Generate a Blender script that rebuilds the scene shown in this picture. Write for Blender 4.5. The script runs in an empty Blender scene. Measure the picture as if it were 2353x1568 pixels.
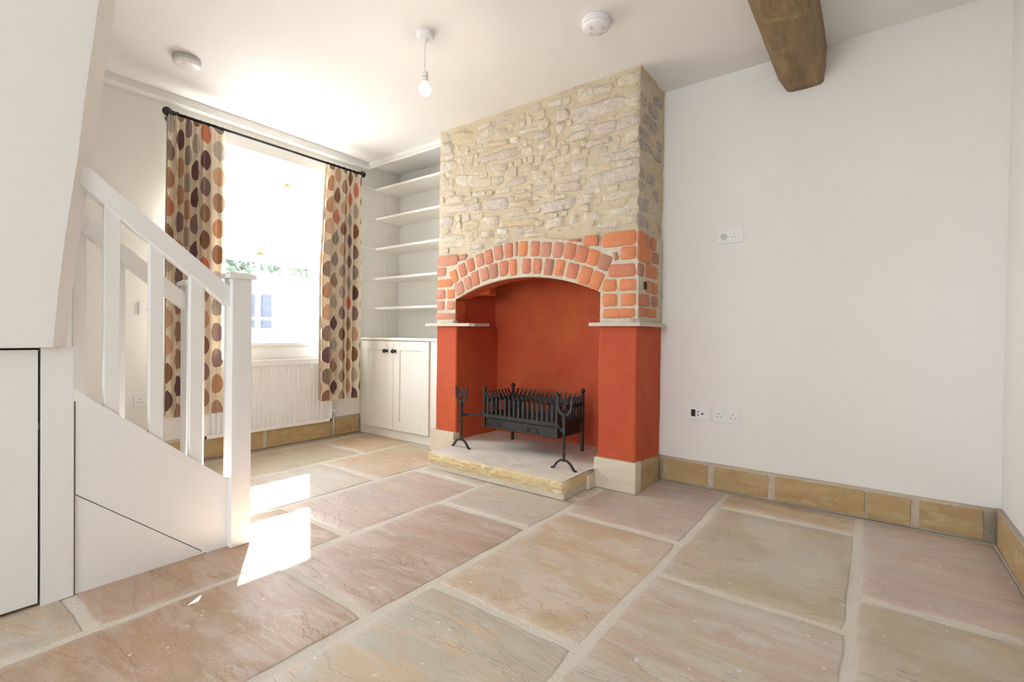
import bpy, bmesh, math, random
from mathutils import Vector, Matrix, noise
random.seed(7); noise.seed_set(3)
R = math.radians; PI = math.pi
SC = bpy.context.scene
COL = SC.collection

# ---------------------------------------------------------------- camera
cam_d = bpy.data.cameras.new('camera'); cam = bpy.data.objects.new('camera', cam_d); COL.objects.link(cam)
cam_d.sensor_width = 36.0; cam_d.lens = 1109.99 / 2353 * 36.0; cam_d.clip_start = .02
yaw, pitch, roll = R(36.7675), R(-.67857), R(.75697)
fw = Vector((-math.sin(yaw)*math.cos(pitch), math.cos(yaw)*math.cos(pitch), math.sin(pitch)))
rt0 = Vector((math.cos(yaw), math.sin(yaw), 0)); up0 = rt0.cross(fw)
rt = rt0*math.cos(roll) + up0*math.sin(roll); up = -rt0*math.sin(roll) + up0*math.cos(roll)
m4 = Matrix(((rt.x, up.x, -fw.x, 0), (rt.y, up.y, -fw.y, 0), (rt.z, up.z, -fw.z, .9), (0, 0, 0, 1)))
cam.matrix_world = m4
SC.camera = cam
SC.cycles.max_bounces = 8; SC.cycles.diffuse_bounces = 6; SC.cycles.caustics_reflective = False; SC.cycles.caustics_refractive = False

# ---------------------------------------------------------------- world, sun, lights, exposure
SC.view_settings.view_transform = 'Standard'; SC.view_settings.look = 'None'
SC.view_settings.gamma = 1.0; SC.view_settings.use_curve_mapping = False
SC.view_settings.exposure = 0.15
w = bpy.data.worlds.new('sky'); SC.world = w; w.use_nodes = True
bg = w.node_tree.nodes['Background']; bg.inputs[0].default_value = (.85, .925, 1, 1); bg.inputs[1].default_value = 21.0
SUN_DIR = Vector((1, -.594, -.937)).normalized()
sd = bpy.data.lights.new('sun', 'SUN'); sun = bpy.data.objects.new('sun', sd); COL.objects.link(sun)
sd.energy = 70.0; sd.angle = R(.6); sd.color = (1, .975, .95)
sun.rotation_euler = SUN_DIR.to_track_quat('-Z', 'Y').to_euler()
def area(name, loc, direction, sx, sy, power, color, portal=False):
    d = bpy.data.lights.new(name, 'AREA'); o = bpy.data.objects.new(name, d); COL.objects.link(o)
    d.shape = 'RECTANGLE'; d.size = sx; d.size_y = sy; d.energy = power; d.color = color
    o.location = loc; o.rotation_euler = Vector(direction).to_track_quat('-Z', 'Z').to_euler()
    d.cycles.is_portal = portal
    return o
area('window_portal', (-4.08, 1.875, 1.535), (1, 0, 0), 1.1, 1.45, 1, (1, 1, 1), True)
# unseen opening and fill lamp behind the camera, both added to brighten the room
area('rear_fill_portal', (-.9, -3.21, 1.45), (0, 1, 0), 1.5, 1.2, 1, (1, 1, 1), True)
area('rear_fill_light', (-.55, -1.6, 2.44), (0, .15, -1), 1.6, 1.6, 16, (.95, .97, 1))  # added fill lamp, no such fitting in the room

# ---------------------------------------------------------------- node helper
class G:
    def __init__(s, name):
        s.mat = bpy.data.materials.new(name); s.mat.use_nodes = True; s.t = s.mat.node_tree
        s.b = s.t.nodes['Principled BSDF']
    def n(s, typ, **kw):
        x = s.t.nodes.new(typ)
        for k, v in kw.items(): setattr(x, k, v)
        return x
    def link(s, a, b): s.t.links.new(a, b)
    def put(s, sock, v):
        if hasattr(v, 'is_output'): s.link(v, sock)
        elif isinstance(v, tuple) and len(v) == 3 and sock.type == 'RGBA': sock.default_value = (*v, 1)
        else: sock.default_value = v
    def m(s, op, a, b=None, c=None, clamp=False):
        x = s.n('ShaderNodeMath', operation=op, use_clamp=clamp); s.put(x.inputs[0], a)
        if b is not None: s.put(x.inputs[1], b)
        if c is not None: s.put(x.inputs[2], c)
        return x.outputs[0]
    def mix(s, f, a, b, blend='MIX'):
        x = s.n('ShaderNodeMix', data_type='RGBA', blend_type=blend)
        s.put(x.inputs[0], f); s.put(x.inputs[6], a); s.put(x.inputs[7], b)
        return x.outputs[2]
    def ramp(s, f, stops, interp='LINEAR'):
        x = s.n('ShaderNodeValToRGB'); x.color_ramp.interpolation = interp
        e = x.color_ramp.elements
        while len(e) < len(stops): e.new(.5)
        for i, (p, c) in enumerate(stops):
            e[i].position = p; e[i].color = (*c, 1) if isinstance(c, tuple) else (c, c, c, 1)
        s.put(x.inputs[0], f); return x.outputs[0]
    def coord(s, kind='Object', scale=(1, 1, 1), jitter=False):
        c = s.n('ShaderNodeTexCoord').outputs[kind]
        if jitter:
            oi = s.n('ShaderNodeObjectInfo').outputs['Random']
            v = s.n('ShaderNodeVectorMath', operation='ADD'); s.link(c, v.inputs[0])
            cx = s.n('ShaderNodeCombineXYZ'); s.link(s.m('MULTIPLY', oi, 37.), cx.inputs[0]); s.link(s.m('MULTIPLY', oi, 91.), cx.inputs[1])
            s.link(cx.outputs[0], v.inputs[1]); c = v.outputs[0]
        mp = s.n('ShaderNodeMapping'); s.link(c, mp.inputs[0]); mp.inputs['Scale'].default_value = scale
        return mp.outputs[0]
    def noise(s, vec, scale, detail=4, rough=.55, dist=0., out='Fac'):
        x = s.n('ShaderNodeTexNoise'); s.link(vec, x.inputs['Vector'])
        x.inputs['Scale'].default_value = scale; x.inputs['Detail'].default_value = detail
        x.inputs['Roughness'].default_value = rough; x.inputs['Distortion'].default_value = dist
        return x.outputs[out]
    def bump(s, h, strength, dist=.01, prev=None):
        x = s.n('ShaderNodeBump'); x.inputs['Strength'].default_value = strength; x.inputs['Distance'].default_value = dist
        s.link(h, x.inputs['Height'])
        if prev: s.link(prev, x.inputs['Normal'])
        return x.outputs[0]
    def done(s, col=None, rough=None, normal=None, **kw):
        if col is not None: s.put(s.b.inputs['Base Color'], col)
        if rough is not None: s.put(s.b.inputs['Roughness'], rough)
        if normal is not None: s.link(normal, s.b.inputs['Normal'])
        for k, v in kw.items(): s.put(s.b.inputs[k], v)
        return s.mat
def srgb(r, g, b):
    f = lambda c: (c/255/12.92) if c <= 10 else ((c/255+.055)/1.055)**2.4
    return (f(r), f(g), f(b))

def plaster(name, col, bump=.05):
    g = G(name); v = g.coord()
    c = g.mix(g.noise(v, 1.3, 3), tuple(x*.975 for x in col), tuple(min(1, x*1.015) for x in col))
    n = g.bump(g.noise(v, 3.0, 5, .6), bump*2, .02); n = g.bump(g.noise(v, 120, 2), bump, .002, n)
    return g.done(c, .75, n)
def gloss_paint(name, col, rough=.38):
    g = G(name); v = g.coord()
    n = g.bump(g.noise(v, 60, 2), .03, .002)
    return g.done(col, rough, n)
M = {}
M['wall'] = plaster('cream_wall_paint', (.81, .795, .765))
M['ceiling'] = plaster('white_ceiling_paint', (.83, .82, .80), .04)
M['white'] = gloss_paint('white_wood_paint', (.80, .795, .78))
M['cream'] = gloss_paint('cream_wood_paint', (.82, .805, .755), .5)
M['radiator'] = gloss_paint('radiator_enamel', (.83, .83, .82), .3)
M['plastic'] = gloss_paint('white_plastic', (.80, .80, .80), .3)
M['plastic_grey'] = gloss_paint('grey_plastic', (.52, .52, .52), .35)
g = G('dark_hole_shade'); M['hole'] = g.done((.02, .018, .015), .7)  # near-black colour painted in for the shade inside holes and gaps
g = G('lamp_holder_band'); M['band'] = g.done((.35, .35, .37), .4)
g = G('brass'); M['brass'] = g.done((.65, .5, .25), .35, None, Metallic=1.)
g = G('chrome'); M['chrome'] = g.done((.7, .7, .7), .2, None, Metallic=1.)

def redpaint():
    g = G('terracotta_limewash'); v = g.coord()
    n1 = g.noise(v, 2.2, 5, .6, .4); n2 = g.noise(v, 9, 5, .65)
    c = g.mix(g.ramp(n1, [(.35, 0.), (.68, 1.)]), (.44, .060, .020), (.52, .105, .030))
    c = g.mix(g.ramp(n2, [(.4, 0.), (.75, .35)]), c, (.36, .045, .019))
    n = g.bump(g.noise(v, 6, 5, .6), .25, .02); n = g.bump(g.noise(v, 90, 3), .12, .003, n)
    return g.done(c, .8, n)
M['red'] = redpaint()

def stone_mat(name, a, b, c, scale=11, bump=.8, veins=.75):
    a, b, c = (tuple(x*y for x, y in zip(q, (.93, .90, .86))) for q in (a, b, c)); g = G(name); v = g.coord(jitter=True)
    n1 = g.noise(v, scale, 5, .6, .8); n2 = g.noise(v, scale*3.5, 6, .7, .6)
    col = g.mix(g.ramp(n1, [(.35, 0.), (.65, 1.)]), a, b)
    col = g.mix(g.ramp(n2, [(.52, 0.), (.64, veins)]), col, c)
    n3 = g.noise(v, scale*1.7, 6, .75, 1.5); col = g.mix(g.ramp(n3, [(.55, 0.), (.65, .6)]), col, (.50, .43, .31))
    col = g.mix(g.ramp(g.noise(v, scale*4, 4, .7, 1.), [(.56, 0.), (.66, .55)]), col, (.66, .64, .58))
    col = g.mix(g.ramp(g.noise(v, scale*5.3, 3, .7, .5), [(.60, 0.), (.68, .5)]), col, tuple(x*.55 for x in c))
    n = g.bump(n1, bump, .02); n = g.bump(n2, bump*.8, .006, n)
    return g.done(col, .85, n)
PAL = (.70, .65, .55); 
M['stones'] = [
    stone_mat('pale_limestone', (.72, .68, .59), (.58, .52, .41), (.48, .44, .38)),
    stone_mat('grey_limestone', (.54, .50, .46), (.68, .62, .53), (.38, .36, .35)),
    stone_mat('warm_limestone', (.66, .57, .42), (.58, .48, .32), (.50, .42, .30)),
    stone_mat('pink_grey_limestone', (.62, .56, .49), (.55, .49, .42), (.46, .42, .38)),
    stone_mat('mortar_smeared_stone', (.62, .54, .41), (.66, .60, .48), (.50, .44, .34))]
M['shaded_grey'] = stone_mat('shaded_grey_stone', (.36, .33, .32), (.50, .45, .39), (.27, .25, .25))  # grey limestone darkened in its colour for the side face turned from the window
M['mortar'] = stone_mat('lime_mortar', (.55, .475, .345), (.62, .545, .41), (.50, .43, .31), 5, .6, .5)
M['brick_mortar'] = stone_mat('brick_joint_mortar', (.58, .52, .42), (.64, .58, .46), (.50, .45, .37), 12, .5, .5)
M['skirt_mortar'] = stone_mat('skirting_mortar', (.54, .48, .38), (.60, .53, .42), (.50, .45, .38), 8, .4, .5)
def brick_mat(name, a, b):
    g = G(name); v = g.coord(jitter=True)
    c = g.mix(g.noise(v, 14, 5, .65, .5), a, b)
    c = g.mix(g.ramp(g.noise(v, 40, 4, .7), [(.54, 0.), (.72, .35)]), c, (.60, .44, .32))
    c = g.mix(g.ramp(g.noise(v, 22, 3, .6), [(.62, 0.), (.75, .5)]), c, (.22, .09, .06))
    n = g.bump(g.noise(v, 30, 5, .7), .5, .006)
    return g.done(c, .85, n)
M['bricks'] = [brick_mat('orange_brick', (.62, .23, .10), (.55, .19, .085)), brick_mat('red_brick', (.48, .165, .10), (.54, .21, .12)),
               brick_mat('pink_brick', (.52, .25, .165), (.46, .20, .13)), brick_mat('brown_brick', (.36, .16, .11), (.44, .21, .14))]
def sandstone(name, a, b, c, bump=.3, scale=6):
    g = G(name); v = g.coord(jitter=True, scale=(1, 1, 2.2))
    col = g.mix(g.ramp(g.noise(v, scale, 5, .6, .6), [(.35, 0.), (.65, 1.)]), a, b)
    col = g.mix(g.ramp(g.noise(v, scale*2.2, 6, .65, 1.), [(.5, 0.), (.7, .6)]), col, c)
    n = g.bump(g.noise(v, 40, 5, .7), bump, .005)
    return g.done(col, .7, n)
M['skirt'] = sandstone('tan_sandstone', (.40, .27, .12), (.47, .34, .17), (.54, .43, .26))
M['plinth'] = sandstone('pale_sandstone', (.68, .60, .47), (.60, .53, .41), (.72, .67, .57))
M['hearth'] = sandstone('pale_hearth_stone', (.74, .69, .60), (.66, .61, .52), (.50, .46, .39), .4, 3)
M['hearth_edge'] = sandstone('yellow_hearth_edge', (.62, .47, .24), (.68, .57, .36), (.55, .40, .18), 1.0, 14)
M['impost'] = sandstone('grey_impost_stone', (.50, .45, .37), (.58, .52, .43), (.42, .38, .33))

def flag_mat(name, a, b, c, ang=0., sx=.55, sy=1.6):
    a, b, c = (tuple(x*y for x, y in zip(q, (1.09, 1.05, 1.02))) for q in (a, b, c)); g = G(name)
    v = g.coord(jitter=True)
    mp = g.n('ShaderNodeMapping'); g.link(v, mp.inputs[0]); mp.inputs['Rotation'].default_value = (0, 0, R(ang)); mp.inputs['Scale'].default_value = (sx, sy, 1)
    v2 = mp.outputs[0]
    n1 = g.noise(v2, 2.0, 6, .6, 1.4); n2 = g.noise(v2, 3.6, 7, .62, 2.0); n3 = g.noise(v, 70, 3, .7)
    lay = g.noise(v2, 1.9, 7, .62, .7)
    col = g.mix(g.ramp(n1, [(.43, 0.), (.57, 1.)]), a, b)
    col = g.mix(g.ramp(n2, [(.49, 0.), (.58, .9)]), col, c)
    n4 = g.noise(v2, 7., 7, .7, .6); col = g.mix(g.ramp(n4, [(.35, .30), (.62, 0.)]), col, tuple(x*.62 for x in a))
    n5 = g.noise(v, 1.6, 5, .6, 1.); col = g.mix(g.ramp(n5, [(.52, 0.), (.66, .45)]), col, (.56, .52, .46))
    # cleft layers: thin terrace edges
    t = g.m('MULTIPLY', lay, 9.0); fr = g.m('FRACT', t); fl = g.m('FLOOR', t)
    sm = g.m('ADD', fl, g.m('SMOOTH_MIN', g.m('MULTIPLY', fr, 6.), 1., .3))
    edge = g.m('LESS_THAN', fr, .07)
    gate = g.ramp(g.noise(v, 2.6, 2), [(.5, 0.), (.58, 1.)])
    col = g.mix(g.m('MULTIPLY', g.m('MULTIPLY', edge, gate), .45), col, tuple(x*.55 for x in a))
    fr2 = g.m('FRACT', g.m('MULTIPLY', n2, 7.)); e2 = g.m('LESS_THAN', fr2, .12)
    gate2 = g.ramp(g.noise(v, 3.7, 2), [(.5, 0.), (.62, 1.)])
    col = g.mix(g.m('MULTIPLY', g.m('MULTIPLY', e2, gate2), .35), col, (.66, .60, .50))
    col = g.mix(g.ramp(n3, [(.3, .0), (.8, .16)]), col, (.70, .65, .58))
    sp = g.ramp(g.noise(v, 38, 1, .5), [(.735, 0.), (.76, .7)]); col = g.mix(sp, col, (.74, .71, .66))
    at = g.n('ShaderNodeAttribute', attribute_name='edge'); ed = g.m('ADD', at.outputs['Fac'], g.m('MULTIPLY', g.m('SUBTRACT', g.noise(v, 16, 4), .5), .05))
    dust = g.m('MULTIPLY', g.ramp(ed, [(0., .7), (.012, .35), (.035, 0.)]), g.ramp(g.noise(v, 5, 3), [(.4, .25), (.65, 1.)]))
    col = g.mix(dust, col, (.62, .575, .50))
    n = g.bump(sm, .38, .003); n = g.bump(g.noise(v2, 10, 6, .6, .8), .25, .006, n); n = g.bump(n3, .12, .002, n)
    return g.done(col, g.ramp(n2, [(.3, .48), (.7, .62)]), n)
FL = dict(
    pink=flag_mat('pinkish_flagstone', (.39, .28, .21), (.45, .345, .28), (.49, .40, .345), 12),
    brown=flag_mat('brown_flagstone', (.375, .25, .155), (.42, .30, .22), (.46, .365, .30), 20, .45, 1.9),
    tan=flag_mat('tan_flagstone', (.50, .38, .25), (.50, .41, .31), (.56, .49, .40), -35, .8, 1.5),
    warm=flag_mat('warm_tan_flagstone', (.47, .34, .20), (.50, .39, .26), (.54, .46, .36), 30),
    green=flag_mat('grey_green_flagstone', (.43, .41, .33), (.48, .45, .37), (.52, .40, .27), 25, .5, 1.7),
    grey=flag_mat('pale_grey_flagstone', (.46, .43, .37), (.52, .48, .42), (.50, .43, .33), -10),
    rose=flag_mat('rose_grey_flagstone', (.46, .355, .30), (.45, .39, .35), (.50, .42, .34), 8, .6, 1.6),
    olive=flag_mat('olive_flagstone', (.40, .35, .24), (.46, .38, .27), (.44, .40, .32), -25, .7, 1.5),
    stripe=flag_mat('striated_flagstone', (.47, .41, .31), (.46, .36, .29), (.50, .48, .42), 50, .5, 2.4))
g = G('flagstone_joint_mortar'); v = g.coord()
c = g.mix(g.noise(v, 8, 4), (.62, .56, .47), (.70, .65, .56)); c = g.mix(g.ramp(g.noise(v, 110, 3), [(.66, 0.), (.72, .5)]), c, (.42, .36, .29))
n = g.bump(g.noise(v, 90, 4, .7), .9, .006); M['joint'] = g.done(c, .9, n)

def oak():
    g = G('weathered_oak'); v = g.coord(scale=(1, .22, 1))
    n1 = g.noise(v, 9, 6, .65, 1.); n2 = g.noise(v, 40, 5, .6, .4); v3 = g.coord()
    c = g.mix(g.ramp(n1, [(.32, 0.), (.68, 1.)]), (.17, .100, .040), (.36, .235, .105))
    c = g.mix(g.ramp(n2, [(.45, 0.), (.62, .7)]), c, (.15, .085, .032))
    c = g.mix(g.ramp(g.noise(v3, 7, 4, .6, .5), [(.56, 0.), (.7, .7)]), c, (.40, .30, .12))
    c = g.mix(g.ramp(g.noise(v, 22, 3, .7, 2.), [(.68, 0.), (.72, .9)]), c, (.05, .028, .012))
    c = g.mix(g.ramp(g.noise(v3, 3.2, 5, .65, 1.), [(.5, 0.), (.62, .6)]), c, (.19, .13, .06))
    n = g.bump(n1, .9, .02); n = g.bump(n2, .8, .006, n)
    return g.done(c, .6, n)
M['oak'] = oak()
g = G('black_wrought_iron'); v = g.coord(); n = g.bump(g.noise(v, 60, 4), .25, .003)
M['iron'] = g.done((.035, .037, .038), .5, n, Metallic=.55)
g = G('black_rod_metal'); M['rod'] = g.done((.022, .024, .026), .42, None, Metallic=.3)
g = G('black_ceramic_knob'); M['knob'] = g.done((.015, .015, .016), .22)
g = G('lit_bulb_glass'); M['bulb'] = g.done((1, .95, .85), .3); g.b.inputs['Emission Color'].default_value = (1, .93, .80, 1); g.b.inputs['Emission Strength'].default_value = 6.
def glass():
    g = G('window_glass'); t = g.t; out = [n for n in t.nodes if n.type == 'OUTPUT_MATERIAL'][0]
    tr = g.n('ShaderNodeBsdfTransparent'); gl = g.n('ShaderNodeBsdfGlossy'); gl.inputs['Roughness'].default_value = .02
    mx = g.n('ShaderNodeMixShader'); mx.inputs[0].default_value = .06
    g.link(tr.outputs[0], mx.inputs[1]); g.link(gl.outputs[0], mx.inputs[2]); g.link(mx.outputs[0], out.inputs[0])
    return g.mat
M['glass'] = glass()

def curtain_mat():
    g = G('leaf_print_curtain_fabric')
    uv = g.n('ShaderNodeTexCoord').outputs['UV']; sx = g.n('ShaderNodeSeparateXYZ'); g.link(uv, sx.inputs[0])
    u, v = sx.outputs[0], sx.outputs[1]
    PU, PV = .132, .178
    cu = g.m('DIVIDE', u, PU); ci = g.m('FLOOR', cu)
    par = g.m('MULTIPLY', g.m('FRACT', g.m('MULTIPLY', ci, .5)), PV)
    v2 = g.m('ADD', v, par); rv = g.m('DIVIDE', v2, PV); ri = g.m('FLOOR', rv)
    a = g.m('MULTIPLY', g.m('SUBTRACT', g.m('FRACT', cu), .5), PU); b = g.m('MULTIPLY', g.m('FRACT', rv), PV)
    cell = g.n('ShaderNodeCombineXYZ'); g.link(g.m('ADD', ci, .5), cell.inputs[0]); g.link(g.m('ADD', ri, .5), cell.inputs[1])
    wn = g.n('ShaderNodeTexWhiteNoise', noise_dimensions='2D'); g.link(cell.outputs[0], wn.inputs['Vector'])
    rnd = wn.outputs['Value']; sc = g.n('ShaderNodeSeparateColor'); g.link(wn.outputs['Color'], sc.inputs[0]); r2 = sc.outputs[1]
    # midrib leans a little in each leaf
    lean = g.m('MULTIPLY', g.m('SUBTRACT', r2, .5), .16)
    a = g.m('ADD', a, g.m('MULTIPLY', lean, g.m('SUBTRACT', b, .08)))
    aa = g.m('ABSOLUTE', a)
    t = g.m('DIVIDE', g.m('SUBTRACT', b, .030), .134); tc = g.m('MINIMUM', g.m('MAXIMUM', t, 0.), 1.)
    wdt = g.m('MULTIPLY', g.m('MULTIPLY', g.m('POWER', tc, .48), g.m('POWER', g.m('SUBTRACT', 1., tc), .60)), .124)
    leaf = g.m('LESS_THAN', aa, wdt)
    stem = g.m('MULTIPLY', g.m('LESS_THAN', aa, .0013), g.m('MULTIPLY', g.m('GREATER_THAN', b, .008), g.m('LESS_THAN', b, .155)))
    vein = g.m('LESS_THAN', g.m('FRACT', g.m('DIVIDE', g.m('SUBTRACT', b, g.m('MULTIPLY', g.m('POWER', g.m('MULTIPLY', aa, 20.), .85), .05)), .0125)), .26)
    rib = g.m('MAXIMUM', vein, g.m('LESS_THAN', aa, .0014))
    base = g.ramp(rnd, [(0., srgb(164, 122, 96)), (.24, srgb(134, 98, 102)), (.46, srgb(182, 170, 158)), (.64, srgb(206, 162, 126)), (.84, srgb(212, 112, 74)), (.92, srgb(124, 98, 86))], 'CONSTANT')
    cream = srgb(244, 232, 212)
    dark = g.mix(.5, base, srgb(84, 56, 52))
    light = g.mix(.72, base, cream)
    veinc = g.mix(g.m('GREATER_THAN', r2, .38), dark, light)
    inner = g.mix(rib, base, veinc)
    col = g.mix(leaf, cream, inner); col = g.mix(stem, col, srgb(88, 58, 50))
    w = g.noise(g.coord('UV'), 900, 1); n = g.bump(w, .15, .001)
    g.done(col, .9, n)
    out = [n for n in g.t.nodes if n.type == 'OUTPUT_MATERIAL'][0]
    tl = g.n('ShaderNodeBsdfTranslucent'); g.link(col, tl.inputs[0]); mx = g.n('ShaderNodeMixShader'); mx.inputs[0].default_value = .38
    g.link(g.b.outputs[0], mx.inputs[1]); g.link(tl.outputs[0], mx.inputs[2]); g.link(mx.outputs[0], out.inputs[0])
    return g.mat
M['curtain'] = curtain_mat()
g = G('cream_curtain_lining'); M['lining'] = g.done((.78, .75, .68), .9)

# ---------------------------------------------------------------- mesh helpers
def obj(name, bm, mat=None, parent=None, smooth=False, bevel=0., label=None):
    if bevel:
        es = [e for e in bm.edges if len(e.link_faces) == 2 and e.calc_face_angle(0) > .5]
        bmesh.ops.bevel(bm, geom=es, offset=bevel, segments=2, affect='EDGES', profile=.5, clamp_overlap=True)
    me = bpy.data.meshes.new(name)
    bmesh.ops.recalc_face_normals(bm, faces=bm.faces[:])
    bm.to_mesh(me); bm.free()
    if smooth:
        for p in me.polygons: p.use_smooth = True
    if mat:
        for mm in (mat if isinstance(mat, (list, tuple)) else [mat]): me.materials.append(mm)
    o = bpy.data.objects.new(name, me); COL.objects.link(o)
    if parent: o.parent = parent; o.matrix_parent_inverse = Matrix.Translation(-parent.location)
    if label: o['label'] = label
    return o
def empty(name, loc=(0, 0, 0)):
    o = bpy.data.objects.new(name, None); COL.objects.link(o); o.location = loc; o.empty_display_size = .1
    return o
def tag(o, label, cat, group=None):
    o['label'] = label; o['category'] = cat
    if group: o['group'] = group
    return o
def struct(o): o['kind'] = 'structure'; return o
def B(): return bmesh.new()
def box(bm, x0, x1, y0, y1, z0, z1, rot=None, piv=None):
    r = bmesh.ops.create_cube(bm, size=1)['verts']
    c = Vector(((x0+x1)/2, (y0+y1)/2, (z0+z1)/2))
    for v in r:
        v.co = Vector((v.co.x*abs(x1-x0), v.co.y*abs(y1-y0), v.co.z*abs(z1-z0)))
        if rot is not None: v.co = rot @ v.co
        v.co += c
    return r
def prism(bm, pts, axis, a, b):
    """extrude a 2-D polygon; axis 0: pts are (y,z) between x=a..b; 1: (x,z) y=a..b; 2: (x,y) z=a..b"""
    def P(p, t): return {0: (t, p[0], p[1]), 1: (p[0], t, p[1]), 2: (p[0], p[1], t)}[axis]
    A = [bm.verts.new(P(p, a)) for p in pts]; Bv = [bm.verts.new(P(p, b)) for p in pts]
    bm.faces.new(A); bm.faces.new(Bv[::-1]); n = len(pts)
    for i in range(n): bm.faces.new((A[i], Bv[i], Bv[(i+1) % n], A[(i+1) % n]))
def cyl(bm, p, q, r, seg=16, r2=None):
    p, q = Vector(p), Vector(q); d = q-p
    res = bmesh.ops.create_cone(bm, cap_ends=True, segments=seg, radius1=r, radius2=r if r2 is None else r2, depth=d.length)['verts']
    rot = d.to_track_quat('Z', 'Y').to_matrix()
    for v in res: v.co = rot @ v.co + (p+q)/2
    return res
def sphere(bm, c, r, seg=16, sc=(1, 1, 1)):
    res = bmesh.ops.create_uvsphere(bm, u_segments=seg, v_segments=seg//2+2, radius=r)['verts']
    for v in res: v.co = Vector((v.co.x*sc[0], v.co.y*sc[1], v.co.z*sc[2])) + Vector(c)
    return res
def lathe(bm, prof, c, seg=32, axis='Z'):
    c = Vector(c); rings = []
    for r, h in prof:
        ring = []
        for i in range(seg):
            a = 2*PI*i/seg; v = Vector((r*math.cos(a), r*math.sin(a), h))
            if axis == 'X': v = Vector((h, v.x, v.y))
            if axis == 'Y': v = Vector((v.x, h, v.y))
            ring.append(bm.verts.new(v+c))
        rings.append(ring)
    for a, b in zip(rings, rings[1:]):
        for i in range(seg): bm.faces.new((a[i], a[(i+1) % seg], b[(i+1) % seg], b[i]))
    bm.faces.new(rings[0][::-1]); bm.faces.new(rings[-1])
def tube(bm, pts, r, seg=8, flat=None, up=Vector((0, 0, 1))):
    """swept tube; flat=(a,b) half sizes gives a rectangular bar"""
    pts = [Vector(p) for p in pts]; rings = []
    for i, p in enumerate(pts):
        t = (pts[min(i+1, len(pts)-1)] - pts[max(i-1, 0)]).normalized()
        s = t.cross(up)
        if s.length < 1e-3: s = t.cross(Vector((0, 1, 0)))
        s.normalize(); n = s.cross(t)
        ring = []
        if flat:
            for du, dv in ((-1, -1), (1, -1), (1, 1), (-1, 1)): ring.append(bm.verts.new(p + s*du*flat[0] + n*dv*flat[1]))
        else:
            rr = r[i] if isinstance(r, (list, tuple)) else r
            for k in range(seg):
                a = 2*PI*k/seg; ring.append(bm.verts.new(p + s*math.cos(a)*rr + n*math.sin(a)*rr))
        rings.append(ring)
    k = len(rings[0])
    for a, b in zip(rings, rings[1:]):
        for i in range(k): bm.faces.new((a[i], a[(i+1) % k], b[(i+1) % k], b[i]))
    bm.faces.new(rings[0][::-1]); bm.faces.new(rings[-1])
def nz(x, y, z, s): return noise.noise(Vector((x*s, y*s, z*s)))

# ================================================================ ROOM SHELL
XW, XR, YF, YB, ZC = -3.75, .47, 3.03, -3.0, 2.45      # window wall, right wall, fireplace wall, rear wall, ceiling
WY0, WY1, WZ0, WZ1 = 1.33, 2.42, .815, 2.258           # window opening
bm = B()
box(bm, XW-.35, XW, YB-.2, WY0, -.05, ZC+.1); box(bm, XW-.35, XW, WY1, 3.4, -.05, ZC+.1)
box(bm, XW-.35, XW, WY0, WY1, -.05, WZ0); box(bm, XW-.35, XW, WY0, WY1, WZ1, ZC+.1)
struct(obj('wall_left', bm, M['wall']))
bm = B(); box(bm, -1.15, XR+.2, YF, YF+.3, -.05, ZC+.1); box(bm, XW-.1, -2.60, 3.13, YF+.3, -.05, ZC+.1)
struct(obj('wall_fireplace', bm, M['wall']))
bm = B(); box(bm, XR, XR+.2, YB-.2, YF+.1, -.05, ZC+.1); struct(obj('wall_right', bm, M['wall']))
bm = B()
box(bm, XW-.1, -1.52, YB-.2, YB, -.05, ZC+.1); box(bm, -.28, XR+.1, YB-.2, YB, -.05, ZC+.1)
box(bm, -1.65, -.15, YB-.2, YB, -.05, .85); box(bm, -1.65, -.15, YB-.2, YB, 2.05, ZC+.1)
struct(obj('wall_rear', bm, M['wall']))
bm = B(); box(bm, XW-.2, XR+.2, YB-.2, YF+.3, ZC, ZC+.12); struct(obj('ceiling', bm, M['ceiling']))
# frame of the unseen rear window, added to let fill skylight in
bm = B()
for y in (-1.52, -.92, -.32): box(bm, y, y+.04, YB-.12, YB-.06, .85, 2.05)
for z in (.85, 2.01): box(bm, -1.65, -.15, YB-.115, YB-.065, z, z+.04)
w2 = struct(obj('fill_window', bm, M['white']))

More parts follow.
